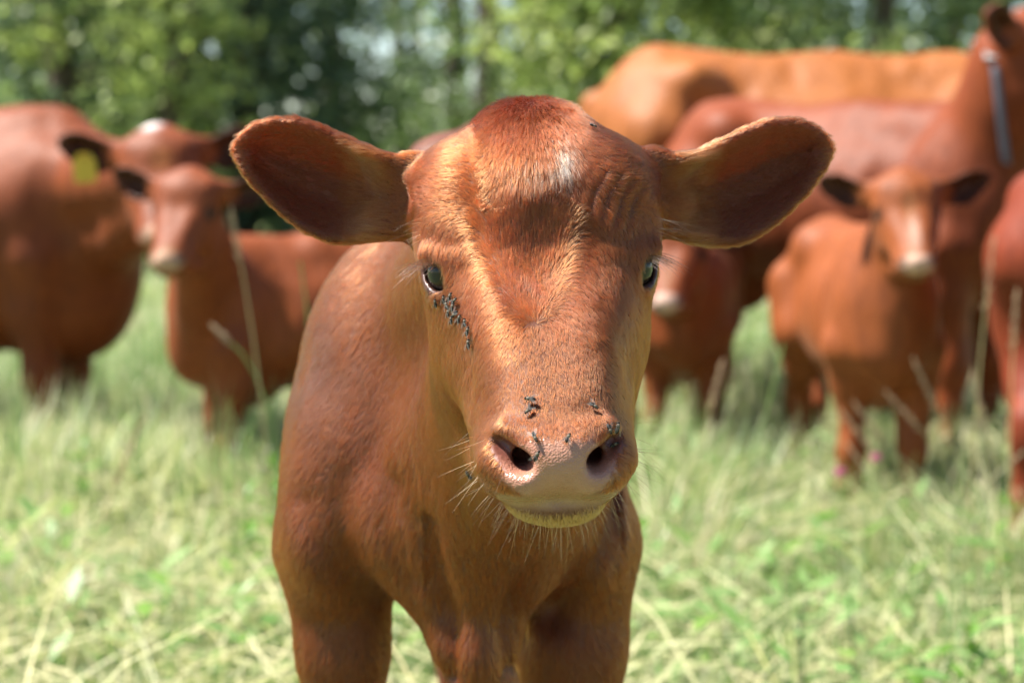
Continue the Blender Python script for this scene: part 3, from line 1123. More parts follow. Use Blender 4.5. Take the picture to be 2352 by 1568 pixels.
def make_animal(name, label, cat, prims, H, base, res=.011, group='herd standing behind the calf', blaze=None, nose=(.9, .75, 1.0), mat=None, darkear=True):
    t_ = time.time()
    # bounds from a coarse probe of the primitives' own points
    lo, hi = np.array(bounds[0]), np.array(bounds[1])
    Vv, Qq = mesh_sdf(prims, lo, hi, res)
    Nn_ = vnormals(Vv, Qq)
    body_ = np.ones(len(Vv)) if H is None else ss(.25, .40, np.linalg.norm(Vv - H.O, axis=1))
    dz_ = .010 * NZ[0](Vv * 5.5) + .006 * NZ[1](Vv * np.array([16, 16, 5]))
    Vv = Vv + Nn_ * (dz_ * body_)[:, None]
    o = link_mesh(name, Vv, Qq, mat)
    n = len(Vv)
    pg = np.tile(np.array(base), (n, 1)) * (1 + .12 * NZ[2](Vv * 3))[:, None]
    def bl(c, wgt):
        nonlocal pg
        pg = pg + (np.array(c) - pg) * np.clip(wgt, 0, 1)[:, None]
    if H is not None:
        L_ = H.loc(Vv)
        inh = (L_[:, 1] > -.13) & (np.abs(L_[:, 2]) < .23) & (np.abs(L_[:, 0]) < .3)
        x, f, z = L_.T
        Nn = (vnormals(Vv, Qq) @ H.R) * np.array([1, -1, 1])
        bare_ = np.exp(-np.maximum(0, np.hypot(x / .043, (z + .136) / .026) - 1) ** 2 / .03) * ss(.10, .125, f) * inh
        bl(nose, bare_)
        bl((.03, .015, .012), inh * np.exp(-(np.hypot((np.abs(x) - .036) / .014, (z + .130) / .012)) ** 4) * ss(.165, .15, f) * (f > .1))
        ek = KDTree(2 * 510)
        for es, (ew, _) in enumerate((ear_sheet(H, -1), ear_sheet(H, 1))):
            for i_, p_ in enumerate(ew):
                ek.insert(p_, es * 510 + i_)
        ek.balance()
        ci_ = np.nonzero(inh & (np.abs(x) > .11))[0]
        ed_ = np.ones(n)
        ed_[ci_] = [ek.find(Vv[i_])[2] for i_ in ci_]
        bl((.13, .05, .03), inh * (ed_ < .012 * H.s) * ss(.118, .14, np.abs(x)) * ss(.0, .4, Nn[:, 1]))
        bl((.05, .025, .02), inh * np.exp(-(np.sqrt((np.abs(x) - .083) ** 2 + (f - .008) ** 2 + z ** 2) / .026) ** 4))
        bl((.30, .18, .09), inh * ss(-.165, -.175, z) * ss(.05, .09, f) * .7)
        if blaze:
            for (bx, bz, rx, rz, cc, am) in blaze:
                bl(cc, inh * am * np.exp(-(np.hypot((x - bx) / rx, (z - bz) / rz)) ** 4) * (Nn[:, 1] > -.3))
    # dark hooves
    bl((.03, .025, .022), ss(.09, .06, Vv[:, 2]))
    vcol(o.data, 'pigment', pg)
    tag(o, label, cat, group)
    if H is not None:
        for s in (-1, 1):
            add_eye(H, s, o)
    print('info', name, n, round(time.time() - t_, 1))
    return o

coat = mat_coat('red_coat')
def place(px, py, Y):
    return p2w(px, py, Y)
COW = (.40, .125, .048)
CALF = (.44, .140, .055)

# cow with the yellow ear tag (its body runs out of frame), head turned to the lens
Hc = Head(place(368, 410, 5.98), rot_yaw_roll(R_(6), R_(4)), 1.22)
pr, wA = quad((-1.95, 6.65, 0), R_(-8), .97, .95, 1.05, (Hc, .105), True, True)
bounds = ((-3.0, 5.4, -.02), (-.65, 7.4, 1.4))
cowA = make_animal('cow', 'red-brown cow with a yellow ear tag, dark underside and pale patch on its poll', 'cow', pr, Hc, COW, .012, mat=coat,
                   blaze=[(-.02, .14, .035, .02, (1.7, 2.2, 4.4), .95), (.01, .05, .03, .03, (.75, .36, .18), .7)])
# calf standing against that cow
Hb = Head(place(422, 488, 5.30), rot_yaw_roll(R_(-9), R_(-2)), .91)
pr, wB = quad((-.575, 5.82, 0), R_(205), .62, 1.10, .90, (Hb, .07))
bounds = ((-1.4, 4.95, -.02), (.2, 6.5, 1.15))
calfB = make_animal('calf', 'young calf with a pale muzzle standing in front of the ear-tagged cow', 'calf', pr, Hb, CALF, .0095, mat=coat,
                    nose=(1.0, .9, 1.3), blaze=[(0, -.11, .03, .02, (.60, .40, .30), .6)])
# large tan-backed cow at the back of the group
pr, wC = quad((1.25, 7.75, 0), R_(-3), 1.13, 1.02, 1.05, None)
bounds = ((.0, 6.9, -.02), (2.45, 8.5, 1.65))
cowC = make_animal('cow', 'large cow with a broad sunlit tan back, standing behind the collared cow', 'cow', pr, None, (.66, .30, .125), .015, mat=coat)
# collared cow, head held high
Hd = Head(place(2412, 150, 6.35), rot_yaw_roll(R_(56), R_(0), R_(6)), 1.30)
pr, wD = quad((1.20, 6.88, 0), R_(-40), .94, 1.08, 1.0, (Hd, .145))
bounds = ((.35, 5.9, -.02), (2.6, 7.5, 1.8))
cowD = make_animal('cow', 'red cow wearing a grey strap collar, holding its head high', 'cow', pr, Hd, (.40, .115, .042), .013, mat=coat)
# calf half hidden by the near calf's cheek
He = Head(place(1548, 585, 5.9), rot_yaw_roll(R_(-14), R_(0)), .98)
pr, wE = quad((.56, 6.40, 0), R_(263), .64, 1.1, .85, (He, .075))
bounds = ((.1, 5.4, -.02), (1.15, 7.3, 1.15))
calfE = make_animal('calf', 'calf with a pale nose peeping out between the near calf and the cows', 'calf', pr, He, CALF, .0095, mat=coat, nose=(1.1, 1.05, 1.7),
                    blaze=[(0, -.06, .016, .05, (.45, .30, .24), .5)])
# calf with the white blaze
Hf = Head(place(2085, 492, 5.05), rot_yaw_roll(R_(-3), R_(3)), .885)
pr, wF = quad((.965, 5.52, 0), R_(273), .62, 1.20, .86, (Hf, .07))
bounds = ((.35, 4.7, -.02), (1.5, 6.3, 1.2))
calfF = make_animal('calf', 'calf with a whitish blaze down its face, standing before the collared cow', 'calf', pr, Hf, (.52, .190, .085), .0095, mat=coat, nose=(1.05, .95, 1.4),
                    blaze=[(0, -.050, .018, .055, (1.05, .95, 1.45), .8), (0, .03, .02, .04, (.7, .4, .3), .6)])
# red animal cut off by the frame beside the blazed calf
pr, wG = quad((1.63, 5.30, 0), R_(66), .81, 1.0, 1.15, None)
bounds = ((.75, 4.2, -.02), (2.35, 6.3, 1.3))
cowG = make_animal('heifer', 'dark red heifer turned away at the edge of the herd beside the blazed calf', 'heifer', pr, None, (.38, .085, .045), .011, mat=coat)

# ear tag and collar
tagm = mat_plain('tag_plastic', (.55, .38, .02), .4, .5, .1, 60)
tv, tf = [], []
oc = Hc.w(-.185, -.070, .055)
ax1, ax2, ax3 = Hc.R[:, 0], Hc.R[:, 2], Hc.R[:, 1]
prof = [(-.018, .025), (.018, .025), (.036, .0), (.036, -.06), (.028, -.068), (-.028, -.068), (-.036, -.06), (-.036, .0)]
for dz in (-.0015, .0015):
    for (u, v) in prof:
        tv.append(oc + (ax1 * u + ax2 * v) * .95 - ax3 * (.022 + dz))
k = len(prof)
tf = [tuple(range(k)), tuple(range(2 * k - 1, k - 1, -1))] + [(i, i + k, (i + 1) % k + k, (i + 1) % k) for i in range(k)]
et = link_mesh('ear_tag', tv, tf, tagm, None, False)
tag(et, 'yellow plastic tag hanging in the ear of the cow behind the calf', 'ear tag')
st_v, st_f = tube([oc - ax3 * .03 + ax2 * .012, oc - ax3 * .008 + ax2 * .012], [.010, .010], 10)
link_mesh('stud', st_v, st_f, tagm, et)

strapm = mat_plain('strap', (.12, .125, .15), .75, .2, .25, 30)
pa_, pb_ = np.array(wD(.50, 0, 1.02)), np.array(Hd.w(0, -.09, .0))
na = pa_ * .38 + pb_ * .62
nd = norm(np.array([[.93, -.30, .12]]))[0]
u1 = norm(np.cross(nd, (0, 0, 1.))[None])[0]
u2 = np.cross(u1, nd)
bvD = BVHTree.FromObject(cowD, bpy.context.evaluated_depsgraph_get())
rv, rf, nseg = [], [], 48
for i in range(nseg):
    a = 2 * math.pi * i / nseg
    d = u1 * math.cos(a) + u2 * math.sin(a)
    h = bvD.ray_cast(Vector(na + d * 1.0), Vector(-d), 1.0)
    rr = np.linalg.norm(np.array(h[0]) - na) if h[0] is not None else .25
    rr = min(max(rr, .12), .22)
    for (e, o_) in ((-.013, .002), (.013, .002), (.013, .008), (-.013, .008)):
        rv.append(na + d * (rr + o_) + nd * e)
for i in range(nseg):
    for j in range(4):
        p, q = i * 4, ((i + 1) % nseg) * 4
        rf.append((p + j, p + (j + 1) % 4, q + (j + 1) % 4, q + j))
cl = link_mesh('collar', rv, rf, strapm)
tag(cl, 'grey webbing collar round the neck of the cow with raised head', 'collar')
bk = nseg // 8 * 4
bv_, bf_ = [], []
c0 = np.mean(rv[bk:bk + 4], 0)
dd = norm((c0 - na)[None])[0]
tt_ = np.cross(nd, dd)
for q in ((-.03, -.03), (.03, -.03), (.03, .03), (-.03, .03)):
    for off in (.008, .016):
        bv_.append(c0 + nd * q[0] + tt_ * q[1] + dd * off)
bf_ = [(0, 2, 4, 6), (1, 7, 5, 3)] + [(2 * i, 2 * i + 1, (2 * i + 3) % 8, (2 * i + 2) % 8) for i in range(4)]
link_mesh('buckle', bv_, bf_, mat_plain('steel', (.16, .16, .16), .55, .4, .2, 30, 0, .6), cl, False)
print('info cattle', time.time() - T0)

# ------------------------------------------------------------------ ground and grass
def gz(x, y):
    return .03 * np.sin(x * .7 + 1) * np.sin(y * .5) * ss(8, 14, y)
gn = 90
xs = np.concatenate([[-900, -300, -100, -50], np.linspace(-26, 26, gn), [50, 100, 300, 900]])
ys = np.concatenate([[-200, -60, -20], np.linspace(-6, 46, gn), [60, 90, 150, 300, 700, 1800]])
XX, YY = np.meshgrid(xs, ys, indexing='ij')
GV = np.stack([XX, YY, gz(XX, YY)], -1).reshape(-1, 3)
ny = len(ys)
GQ = np.array([(i * ny + j, (i + 1) * ny + j, (i + 1) * ny + j + 1, i * ny + j + 1) for i in range(len(xs) - 1) for j in range(ny - 1)])
def mat_ground():
    m = NT('meadow_soil')
    tc = m.n('ShaderNodeTexCoord')
    a = m.noise(1.3, 5, .6, tc.outputs['Object'])
    b = m.noise(22, 6, .7, tc.outputs['Object'])
    c1 = m.ramp(b.outputs['Fac'], [(.25, (.08, .10, .03)), (.5, (.19, .21, .07)), (.75, (.38, .34, .18))])
    c2 = m.ramp(b.outputs['Fac'], [(.25, (.07, .11, .028)), (.5, (.15, .22, .055)), (.8, (.30, .32, .13))])
    c = m.mix(m.ramp(a.outputs['Fac'], [(.4, (0, 0, 0)), (.6, (1, 1, 1))]), c1, c2)
    bp = m.n('ShaderNodeBump', Strength=.8, Distance=.05, Height=b.outputs['Fac'])
    p = m.n('ShaderNodeBsdfPrincipled', Base__Color=c, Roughness=.85, Normal=bp.outputs[0])
    return m.done(p.outputs[0])
gr = link_mesh('ground', GV, GQ, mat_ground())
gr['kind'] = 'structure'

def blades(n_, xy, hmin, hmax, width, seed, straw=.46):
    """bent tapering blades: 3 quads each; returns verts, quads, tints"""
    r = np.random.default_rng(seed)
    n_ = len(xy)
    h = r.uniform(hmin, hmax, n_) * (1 + .35 * NZ[0](np.stack([xy[:, 0] * 1.1, xy[:, 1] * 1.1, 0 * h_(n_)], 1)))
    ang = r.uniform(0, 2 * math.pi, n_)
    lean = np.abs(r.normal(.45, .35, n_))
    dry = r.random(n_) < (straw + .30 * NZ[1](np.stack([xy[:, 0] * .8, xy[:, 1] * .8, 0 * h_(n_)], 1)))
    lean = np.where(dry, lean * 1.6, lean)
    dirv = np.stack([np.cos(ang), np.sin(ang)], 1)
    side = np.stack([-dirv[:, 1], dirv[:, 0]], 1)
    wv = width * r.uniform(.6, 1.4, n_)
    Vb = np.zeros((n_, 4, 2, 3))
    for j, t in enumerate((0, .35, .7, 1.0)):
        off = lean * h * (t ** 1.8)
        zz = h * t * (1 - .32 * np.minimum(lean, 1.6) * t)
        wj = wv * (1, .95, .65, .08)[j]
        for q, sg in enumerate((-1, 1)):
            Vb[:, j, q, :2] = xy + dirv * off[:, None] + side * (sg * wj / 2)[:, None]
            Vb[:, j, q, 2] = gz(xy[:, 0], xy[:, 1]) - .01 + np.maximum(zz, .012 * j)
    base = np.arange(n_)[:, None] * 8
    Qb = np.concatenate([base + np.array([0, 1, 3, 2]) + 2 * j for j in range(3)])
    g1, g2, s1, s2 = np.array([.14, .225, .075]), np.array([.25, .34, .15]), np.array([.60, .55, .38]), np.array([.46, .45, .28])
    u = r.random(n_)[:, None]
    cg = g1 + (g2 - g1) * u
    cs = s1 + (s2 - s1) * u
    cc = np.where(dry[:, None], cs, cg) * r.uniform(.75, 1.25, n_)[:, None]
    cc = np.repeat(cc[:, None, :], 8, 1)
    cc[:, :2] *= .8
    return Vb.reshape(-1, 3), Qb, cc.reshape(-1, 3)
def h_(n_):
    return np.zeros(n_)
grass_m = mat_leafy('grass_blade', .38, .42)
def scatter(y0, y1, dens_, seed, marg=.6):
    """random points over the wedge of meadow in view, with a margin to either side"""
    r = np.random.default_rng(seed)
    wmax = (y1 * .30 + marg)
    n_ = int(2 * wmax * (y1 - y0) * dens_)
    xy = np.stack([r.uniform(-wmax, wmax, n_), r.uniform(y0, y1, n_)], 1)
    return xy[np.abs(xy[:, 0]) < xy[:, 1] * .30 + marg]
VB, QB, CB = [], [], []
k = 0
for (y0, y1, de, h0, h1, wd, sd) in ((.8, 3.2, 900, .07, .22, .005, 1), (3.2, 5.2, 3400, .08, .30, .0055, 2), (5.2, 8, 2500, .14, .46, .0065, 3), (8, 13, 900, .12, .36, .009, 4), (13, 24, 260, .12, .36, .016, 5)):
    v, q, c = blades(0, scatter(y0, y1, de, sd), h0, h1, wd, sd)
    VB.append(v)
    QB.append(q + k)
    CB.append(c)
    k += len(v)
def hay(y0, y1, de, seed):
    """dry cut stems lying across the sward"""
    r = np.random.default_rng(seed)
    xy = scatter(y0, y1, de, seed)
    n_ = len(xy)
    a = r.uniform(0, 6.28, n_)
    ln = r.uniform(.10, .34, n_)
    tilt = r.normal(.12, .22, n_)
    d = np.stack([np.cos(a), np.sin(a), tilt], 1) * ln[:, None]
    sd_ = norm(np.stack([-np.sin(a), np.cos(a), r.uniform(-.6, .6, n_)], 1)) * (r.uniform(.0022, .0055, n_) * .5 * (1 + .08 * y0))[:, None]
    p0 = np.concatenate([xy, (r.uniform(.03, .15, n_))[:, None]], 1)
    mid = p0 + d * .5 + np.stack([0 * a, 0 * a, ln * r.uniform(.0, .16, n_)], 1)
    p1 = p0 + d
    for p in (mid, p1):
        p[:, 2] = np.maximum(p[:, 2], .015)
    Vh = np.stack([p0 - sd_, p0 + sd_, mid - sd_, mid + sd_, p1 - sd_ * .5, p1 + sd_ * .5], 1).reshape(-1, 3)
    b_ = np.arange(n_)[:, None] * 6
    Qh = np.concatenate([b_ + np.array([0, 1, 3, 2]), b_ + np.array([2, 3, 5, 4])])
    cc = np.array([.62, .54, .33]) + (np.array([.52, .52, .30]) - np.array([.62, .54, .33])) * r.random(n_)[:, None]
    return Vh, Qh, np.repeat(cc * r.uniform(.75, 1.2, n_)[:, None], 6, 0)
for (y0, y1, de, sd) in ((2.5, 5.5, 620, 71), (5.5, 9, 360, 72), (9, 16, 120, 73)):
    v, q, c = hay(y0, y1, de, sd)
    VB.append(v)
    QB.append(q + k)
    CB.append(c)
    k += len(v)
def herbs(y0, y1, de, seed):
    """broad leaves of clover and dock in patches"""
    r = np.random.default_rng(seed)
    xy = scatter(y0, y1, de, seed)
    xy = xy[NZ[3](np.stack([xy[:, 0] * 1.6, xy[:, 1] * 1.6, 0 * xy[:, 0]], 1)) > .02]
    n_ = len(xy)
    a = r.uniform(0, 6.28, n_)
    ln = r.uniform(.035, .11, n_)[:, None]
    el = r.uniform(-.1, .9, n_)
    d = np.stack([np.cos(a) * np.cos(el), np.sin(a) * np.cos(el), np.sin(el)], 1)
    sd_ = np.stack([-np.sin(a), np.cos(a), r.uniform(-.4, .4, n_)], 1)
    p0 = np.concatenate([xy, r.uniform(.04, .24, n_)[:, None]], 1)
    wd_ = ln * r.uniform(.09, .20, n_)[:, None]
    Vh = np.stack([p0, p0 + d * ln * .45 - sd_ * wd_, p0 + d * ln * .45 + sd_ * wd_, p0 + d * ln * np.array([1, 1, .8])], 1)
    Vh[..., 2] = np.maximum(Vh[..., 2], .012)
    Qh = np.arange(n_)[:, None] * 4 + np.array([0, 1, 3, 2])
    cc = np.array([.13, .25, .065]) + np.array([.12, .11, .07]) * r.random(n_)[:, None]
    return Vh.reshape(-1, 3), Qh, np.repeat(cc, 4, 0)
def tufts(spots, seed):
    """tall bleached tussocks: long stems fanning from a root"""
    r = np.random.default_rng(seed)
    Vh, cc = [], []
    for (cx, cy, n_, h, lx) in spots:
        b = np.stack([cx + r.normal(0, .07, n_), cy + r.normal(0, .07, n_), np.zeros(n_)], 1)
        d = np.stack([lx + r.normal(0, .35, n_), r.normal(0, .3, n_), r.uniform(.6, 1, n_)], 1) * (h * r.uniform(.6, 1.15, n_))[:, None]
        sd_ = norm(np.stack([d[:, 2], r.normal(0, .2, n_), -d[:, 0]], 1)) * r.uniform(.0014, .0032, n_)[:, None]
        m_ = b + d * .55 + np.array([0, 0, .05])
        e = b + d
        e[:, 2] -= .12 * np.abs(d[:, 0])
        Vh.append(np.stack([b - sd_, b + sd_, m_ - sd_, m_ + sd_, e - sd_ * .4, e + sd_ * .4], 1).reshape(-1, 3))
        c_ = np.where((r.random(n_) < .7)[:, None], np.array([.60, .54, .36]), np.array([.24, .33, .13])) * r.uniform(.75, 1.2, n_)[:, None]
        cc.append(np.repeat(c_, 6, 0))
    Vh, cc = np.concatenate(Vh), np.concatenate(cc)
    b_ = (np.arange(len(Vh) // 6) * 6)[:, None]
    return Vh, np.concatenate([b_ + np.array([0, 1, 3, 2]), b_ + np.array([2, 3, 5, 4])]), cc
v, q, c = tufts([(.36, 4.5, 110, .36, .55), (.52, 4.7, 90, .34, .5), (.46, 5.2, 80, .36, .4), (.95, 4.5, 90, .34, -.3), (1.12, 4.3, 90, .40, -.2), (1.02, 4.75, 70, .36, -.4), (-1.02, 4.0, 110, .30, .3), (-.95, 3.7, 80, .26, -.3), (-.62, 4.2, 70, .22, .4),
                 (-1.55, 6.0, 90, .30, .2), (-.75, 5.3, 80, .26, .1), (.75, 3.9, 60, .22, .3), (-.35, 3.9, 60, .2, -.2), (.62, 6.1, 80, .34, .2)], 66)
VB.append(v)
QB.append(q + k)
CB.append(c)
k += len(v)
for (y0, y1, de, sd) in ((3.0, 6, 420, 81), (6, 10, 220, 82)):
    v, q, c = herbs(y0, y1, de, sd)
    VB.append(v)
    QB.append(q + k)
    CB.append(c)
    k += len(v)
VB, QB, CB = np.concatenate(VB), np.concatenate(QB), np.concatenate(CB)
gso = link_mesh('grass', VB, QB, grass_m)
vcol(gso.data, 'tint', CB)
gso['kind'] = 'stuff'
gso['label'] = 'pale green meadow grass mixed with straw'
print('info grass', len(QB), time.time() - T0)

# single stalks with seed heads
def stalk(base, tip, bend, label, group, colr=(.42, .36, .17), head_len=.10, rad_=.0026, head_r=.007, cat='grass stalk'):
    base, tip = np.array(base, float), np.array(tip, float)
    mid = (base + tip) / 2 + np.array(bend)
    t = np.linspace(0, 1, 9)[:, None]
    pts = base * (1 - t) ** 2 + mid * 2 * t * (1 - t) + tip * t * t
    r = np.linspace(rad_ * 1.3, rad_ * .6, 9)
    root = link_mesh('grass_stalk', *tube(pts, r, 6), STM[colr])
    tag(root, label, cat, group)
    # seed head: spikelets along the last part
    if head_len:
        d = norm((pts[-1] - pts[-2])[None])[0]
        parts = []
        for i in range(16):
            u = i / 15
            c = pts[-1] + d * head_len * (u - .35)
            a = i * 2.4
            s1 = norm(np.cross(d, (.3, .9, .2))[None])[0]
            s2 = np.cross(d, s1)
            off = (s1 * math.cos(a) + s2 * math.sin(a)) * head_r * (1 - .6 * u)
            parts.append(tube([c, c + off * .9 + d * .008, c + off * 1.1 + d * .020], [.0012, head_r * .42, .0006], 5))
        link_mesh('seed_head', *join(parts), STM['seed'], root)
    return root
STM = {(.42, .36, .17): mat_plain('straw', (.42, .36, .17), .55, .3, .2, 30, .2), (.17, .25, .07): mat_plain('green_stem', (.17, .25, .07), .5, .3, .2, 30, .2), 'seed': mat_plain('seed_head', (.40, .28, .17), .65, .3, .3, 60, .25)}
ST, GRN = (.42, .36, .17), (.17, .25, .07)
def gp(px, Y):
    return np.array([(px - 1176) / F_PX * Y, Y, 0])
SR = ['ripe stalk leaning across the blazed calf\'s shaded forelegs', 'ripe stalk between the blazed calf and the heifer', 'ripe stalk drooping low beside the pink clover', 'long ripe stalk bent behind the upright broad green blade', 'ripe stalk arched over the pink clover heads']
GS = 'grass stalks standing before the herd'
for (bx, Y, tx, ty, colr, lab, hl, bend) in (
        (2300, 4.6, 2135, 905, ST, SR[0], .12, (.02, 0, .05)), (2330, 4.4, 2255, 940, ST, SR[1], .12, (.02, 0, .06)), (2180, 4.7, 2010, 990, ST, SR[2], .11, (.0, 0, .10)),
        (2330, 4.7, 2090, 960, ST, SR[3], .11, (.02, 0, .08)), (2140, 4.8, 1985, 1010, ST, SR[4], .12, (.0, 0, .10)), (2240, 4.5, 2270, 660, ST, 'tall stalk with a pale seed head rising before the heifer', .16, (-.02, 0, .05)),
        (2345, 4.4, 2330, 760, ST, 'shorter pale stalk close against the heifer\'s hind leg', .12, (-.02, 0, .05)),
        (1560, 4.2, 1800, 790, GRN, 'long curved green stem crossing the gap beside the near calf', .0, (.06, 0, .06)),
        (630, 4.3, 545, 560, ST, 'tall thin stalk in front of the calf with the pale muzzle', .10, (.03, 0, .05)),
        (640, 4.4, 520, 778, GRN, 'green stem hooked over at the top, in front of the pale-muzzled calf', .05, (.09, 0, .22)),
        (760, 3.9, 690, 600, GRN, 'broad green stem against the near calf\'s shoulder', .0, (.02, 0, .04)),
        (140, 4.0, 285, 1065, ST, 'slanting dry stalk with a long seed head over open grass', .14, (-.02, 0, .03)),
        (110, 3.9, 20, 1180, GRN, 'dark green stem arching in open grass by the slanting dry stalk', .0, (.04, 0, .04)),
        (2190, 4.3, 2215, 1035, GRN, 'upright broad green blade before the blazed calf\'s legs', .0, (.0, 0, .0)),
        (1480, 4.4, 1640, 905, ST, 'dry stalk leaning towards the half hidden calf', .10, (.03, 0, .06))):
    b = gp(bx, Y)
    stalk(b, p2w(tx, ty, Y + .05), bend, lab, GS, colr, hl, .0032 if colr == GRN else .0024)

# broad-leaved weeds and clover
leaf_m = mat_plain('weed_leaf', (.12, .24, .035), .45, .4, .25, 25, .35)
dark_m = mat_plain('dark_weed_leaf', (.05, .10, .035), .5, .35, .25, 25, .25)
def leaf(c, d, up, ln, wd):
    d = norm(np.array(d, float)[None])[0]
    s_ = norm(np.cross(d, up)[None])[0]
    u_ = np.cross(s_, d)
    vs, fs = [], []
    for i, t in enumerate(np.linspace(0, 1, 7)):
        wv = wd * math.sin(math.pi * min(1, t * .93 + .05)) ** .8
        o_ = c + d * ln * t + u_ * ln * (.25 * t - .45 * t * t)
        for q in (-1, 0, 1):
            vs.append(o_ + s_ * wv * q / 2 + u_ * abs(q) * wv * .14)
    for i in range(6):
        for q in range(2):
            fs.append((i * 3 + q, i * 3 + q + 1, i * 3 + q + 4, i * 3 + q + 3))
    return vs, fs
def weed(base, h, n_, label, mat, ln, wd, seed, group=None):
    r = np.random.default_rng(seed)
    base = np.array(base, float)
    root = link_mesh('weed', *tube([base, base + (.006, 0, h * .5), base + (.0, .004, h)], [.0042, .0034, .0018], 7), mat)
    tag(root, label, 'weed', group)
    for i in range(n_):
        t = .15 + .85 * i / max(1, n_ - 1)
        a = i * 2.4 + r.uniform(-.4, .4)
        d = np.array([math.cos(a), math.sin(a), .35 + .5 * t])
        sc_ = (1.05 - .55 * t) * r.uniform(.8, 1.15)
        link_mesh('leaf', *leaf(base + np.array([0, 0, h * t]), d, (0, 0, 1.), ln * sc_, wd * sc_), mat, root)
    return root
weed(gp(1848, 3.35), .27, 9, 'dark upright weed with narrow leaves rising from the near grass', dark_m, .062, .014, 1)
weed(gp(1965, 3.4), .27, 8, 'thin dark weed with a drooping tip beside the upright one', dark_m, .05, .010, 2)
weed(gp(2245, 3.3), .25, 14, 'bright green broad-leaved weed in the near grass', leaf_m, .11, .038, 3)
weed(gp(2130, 3.25), .22, 11, 'low leafy weed with pale green leaves at the frame edge', leaf_m, .10, .032, 4)
weed(gp(625, 4.6), .34, 16, 'bright leafy weed at the feet of the pale-muzzled calf', leaf_m, .12, .042, 5)
weed(gp(560, 4.5), .28, 12, 'spreading green weed beside the leafy one near the near calf', leaf_m, .11, .035, 6)
weed(gp(180, 5.0), .32, 12, 'leafy weed growing before the hooves of the ear-tagged cow', leaf_m, .11, .04, 7)
pink_m = mat_plain('clover_pink', (.52, .16, .26), .6, .3, .2, 80, .3)
def clover(px, py, Y, label):
    tip = p2w(px, py, Y)
    base = gp(px + 10, Y)
    root = link_mesh('clover_flower', *tube([base, (base + tip) / 2 + (.01, 0, .0), tip], [.0016, .0014, .0012], 6), STM[GRN])
    tag(root, label, 'flower', 'pink clover flowers')
    parts = []
    for i in range(34):
        z = 1 - 1.5 * (i + .5) / 34
        a = i * 2.39996
        q = math.sqrt(max(0, 1 - z * z))
        d = np.array([q * math.cos(a), q * math.sin(a), z])
        parts.append(tube([tip, tip + d * .009, tip + d * .014], [.0012, .0028, .0006], 5))
    link_mesh('blossom', *join(parts), pink_m, root)
    for a in (0, 2.1, 4.2):
        link_mesh('leaf', *leaf(base * .4 + tip * .6, (math.cos(a), math.sin(a), .2), (0, 0, 1.), .03, .018), leaf_m, root)
clover(1930, 1085, 4.15, 'pink clover head in the open between stalks and the blazed calf')
clover(2012, 1052, 4.3, 'pink clover head close against the blazed calf\'s leg')

# ------------------------------------------------------------------ trees
bark = mat_plain('bark', (.085, .065, .05), .85, .2, .4, 14)
leafm = mat_leafy('tree_leaf', .45, .45)
def tree(x, y, h, rx, zlow, nclump, nleaf, lsize, c1, c2, label, name='tree', seed=0, cone_=False, trunk_r=.16, group='trees along the meadow edge', spread=.42, lo_density=1.0):
    r = np.random.default_rng(seed)
    root = bpy.data.objects.new(name, None)
    root.location = (x, y, 0)
    col.objects.link(root)
    tag(root, label, 'tree', group)
    # trunk with limbs
    tp = [(0, 0, -.1), (.05 * r.normal(), .05 * r.normal(), h * .25), (.15 * r.normal(), .1 * r.normal(), h * .55), (.2 * r.normal(), .1 * r.normal(), h * .95)]
    link_mesh('trunk', *tube(tp, [trunk_r * 1.25, trunk_r, trunk_r * .65, trunk_r * .12], 10), bark, root)
    for i in range(9):
        t = r.uniform(.12, .85)
        z0 = h * t
        a = r.uniform(0, 6.28)
        ln = rx * r.uniform(.5, .9) * ((1.05 - t) if cone_ else 1)
        p0 = np.array([0, 0, z0])
        d = np.array([math.cos(a), math.sin(a), .35 if not cone_ else -.05])
        link_mesh('limb', *tube([p0, p0 + d * ln * .5, p0 + d * ln + (0, 0, -.1 * ln)], [trunk_r * .4 * (1.1 - t), trunk_r * .22 * (1.1 - t), .012], 6), bark, root)
    # crown: leaf clumps through the crown's volume
    n_ = nclump
    u = r.random(n_)
    zc = zlow + (h - zlow) * u ** (1.25 if lo_density >= 1 else 1.0)
    tt = (zc - zlow) / (h - zlow)
    prof = (1.02 - tt) if cone_ else np.sqrt(np.clip(1 - (2 * tt - .85) ** 2 / 1.35, .05, 1))
    a = r.uniform(0, 6.28, n_)
    rr = rx * prof * r.uniform(.25, 1, n_) ** .5 * (1 + .25 * np.sin(a * 3 + seed))
    C = np.stack([np.cos(a) * rr, np.sin(a) * rr, zc], 1)
    tone = r.random(n_) ** 1.4
    cs = spread * r.uniform(.6, 1.3, n_)
    idx = np.repeat(np.arange(n_), nleaf)
    m = len(idx)
    off = r.normal(0, 1, (m, 3)) * np.array([.55, .55, .38]) * cs[idx, None]
    if cone_:
        off[:, 2] -= .25 * np.hypot(off[:, 0], off[:, 1])
    pc = C[idx] + off
    pc[:, 2] = np.maximum(pc[:, 2], .05)
    nn = norm(off * .6 + r.normal(0, .6, (m, 3)) + np.array([0, 0, .5]))
    d = norm(np.cross(nn, r.normal(0, 1, (m, 3))))
    s_ = np.cross(nn, d)
    ls = lsize * r.uniform(.6, 1.35, m)[:, None]
    Vq = np.stack([pc - d * ls, pc + s_ * ls * .5 + nn * ls * .12, pc + d * ls, pc - s_ * ls * .5 + nn * ls * .12], 1)
    Qq = np.arange(m * 4).reshape(m, 4)
    cc = np.array(c1) + (np.array(c2) - np.array(c1)) * tone[idx, None]
    cc = cc * r.uniform(.7, 1.3, m)[:, None]
    o = link_mesh('crown', Vq.reshape(-1, 3), Qq, leafm, root, False)
    vcol(o.data, 'tint', np.repeat(cc, 4, 0))
    return root
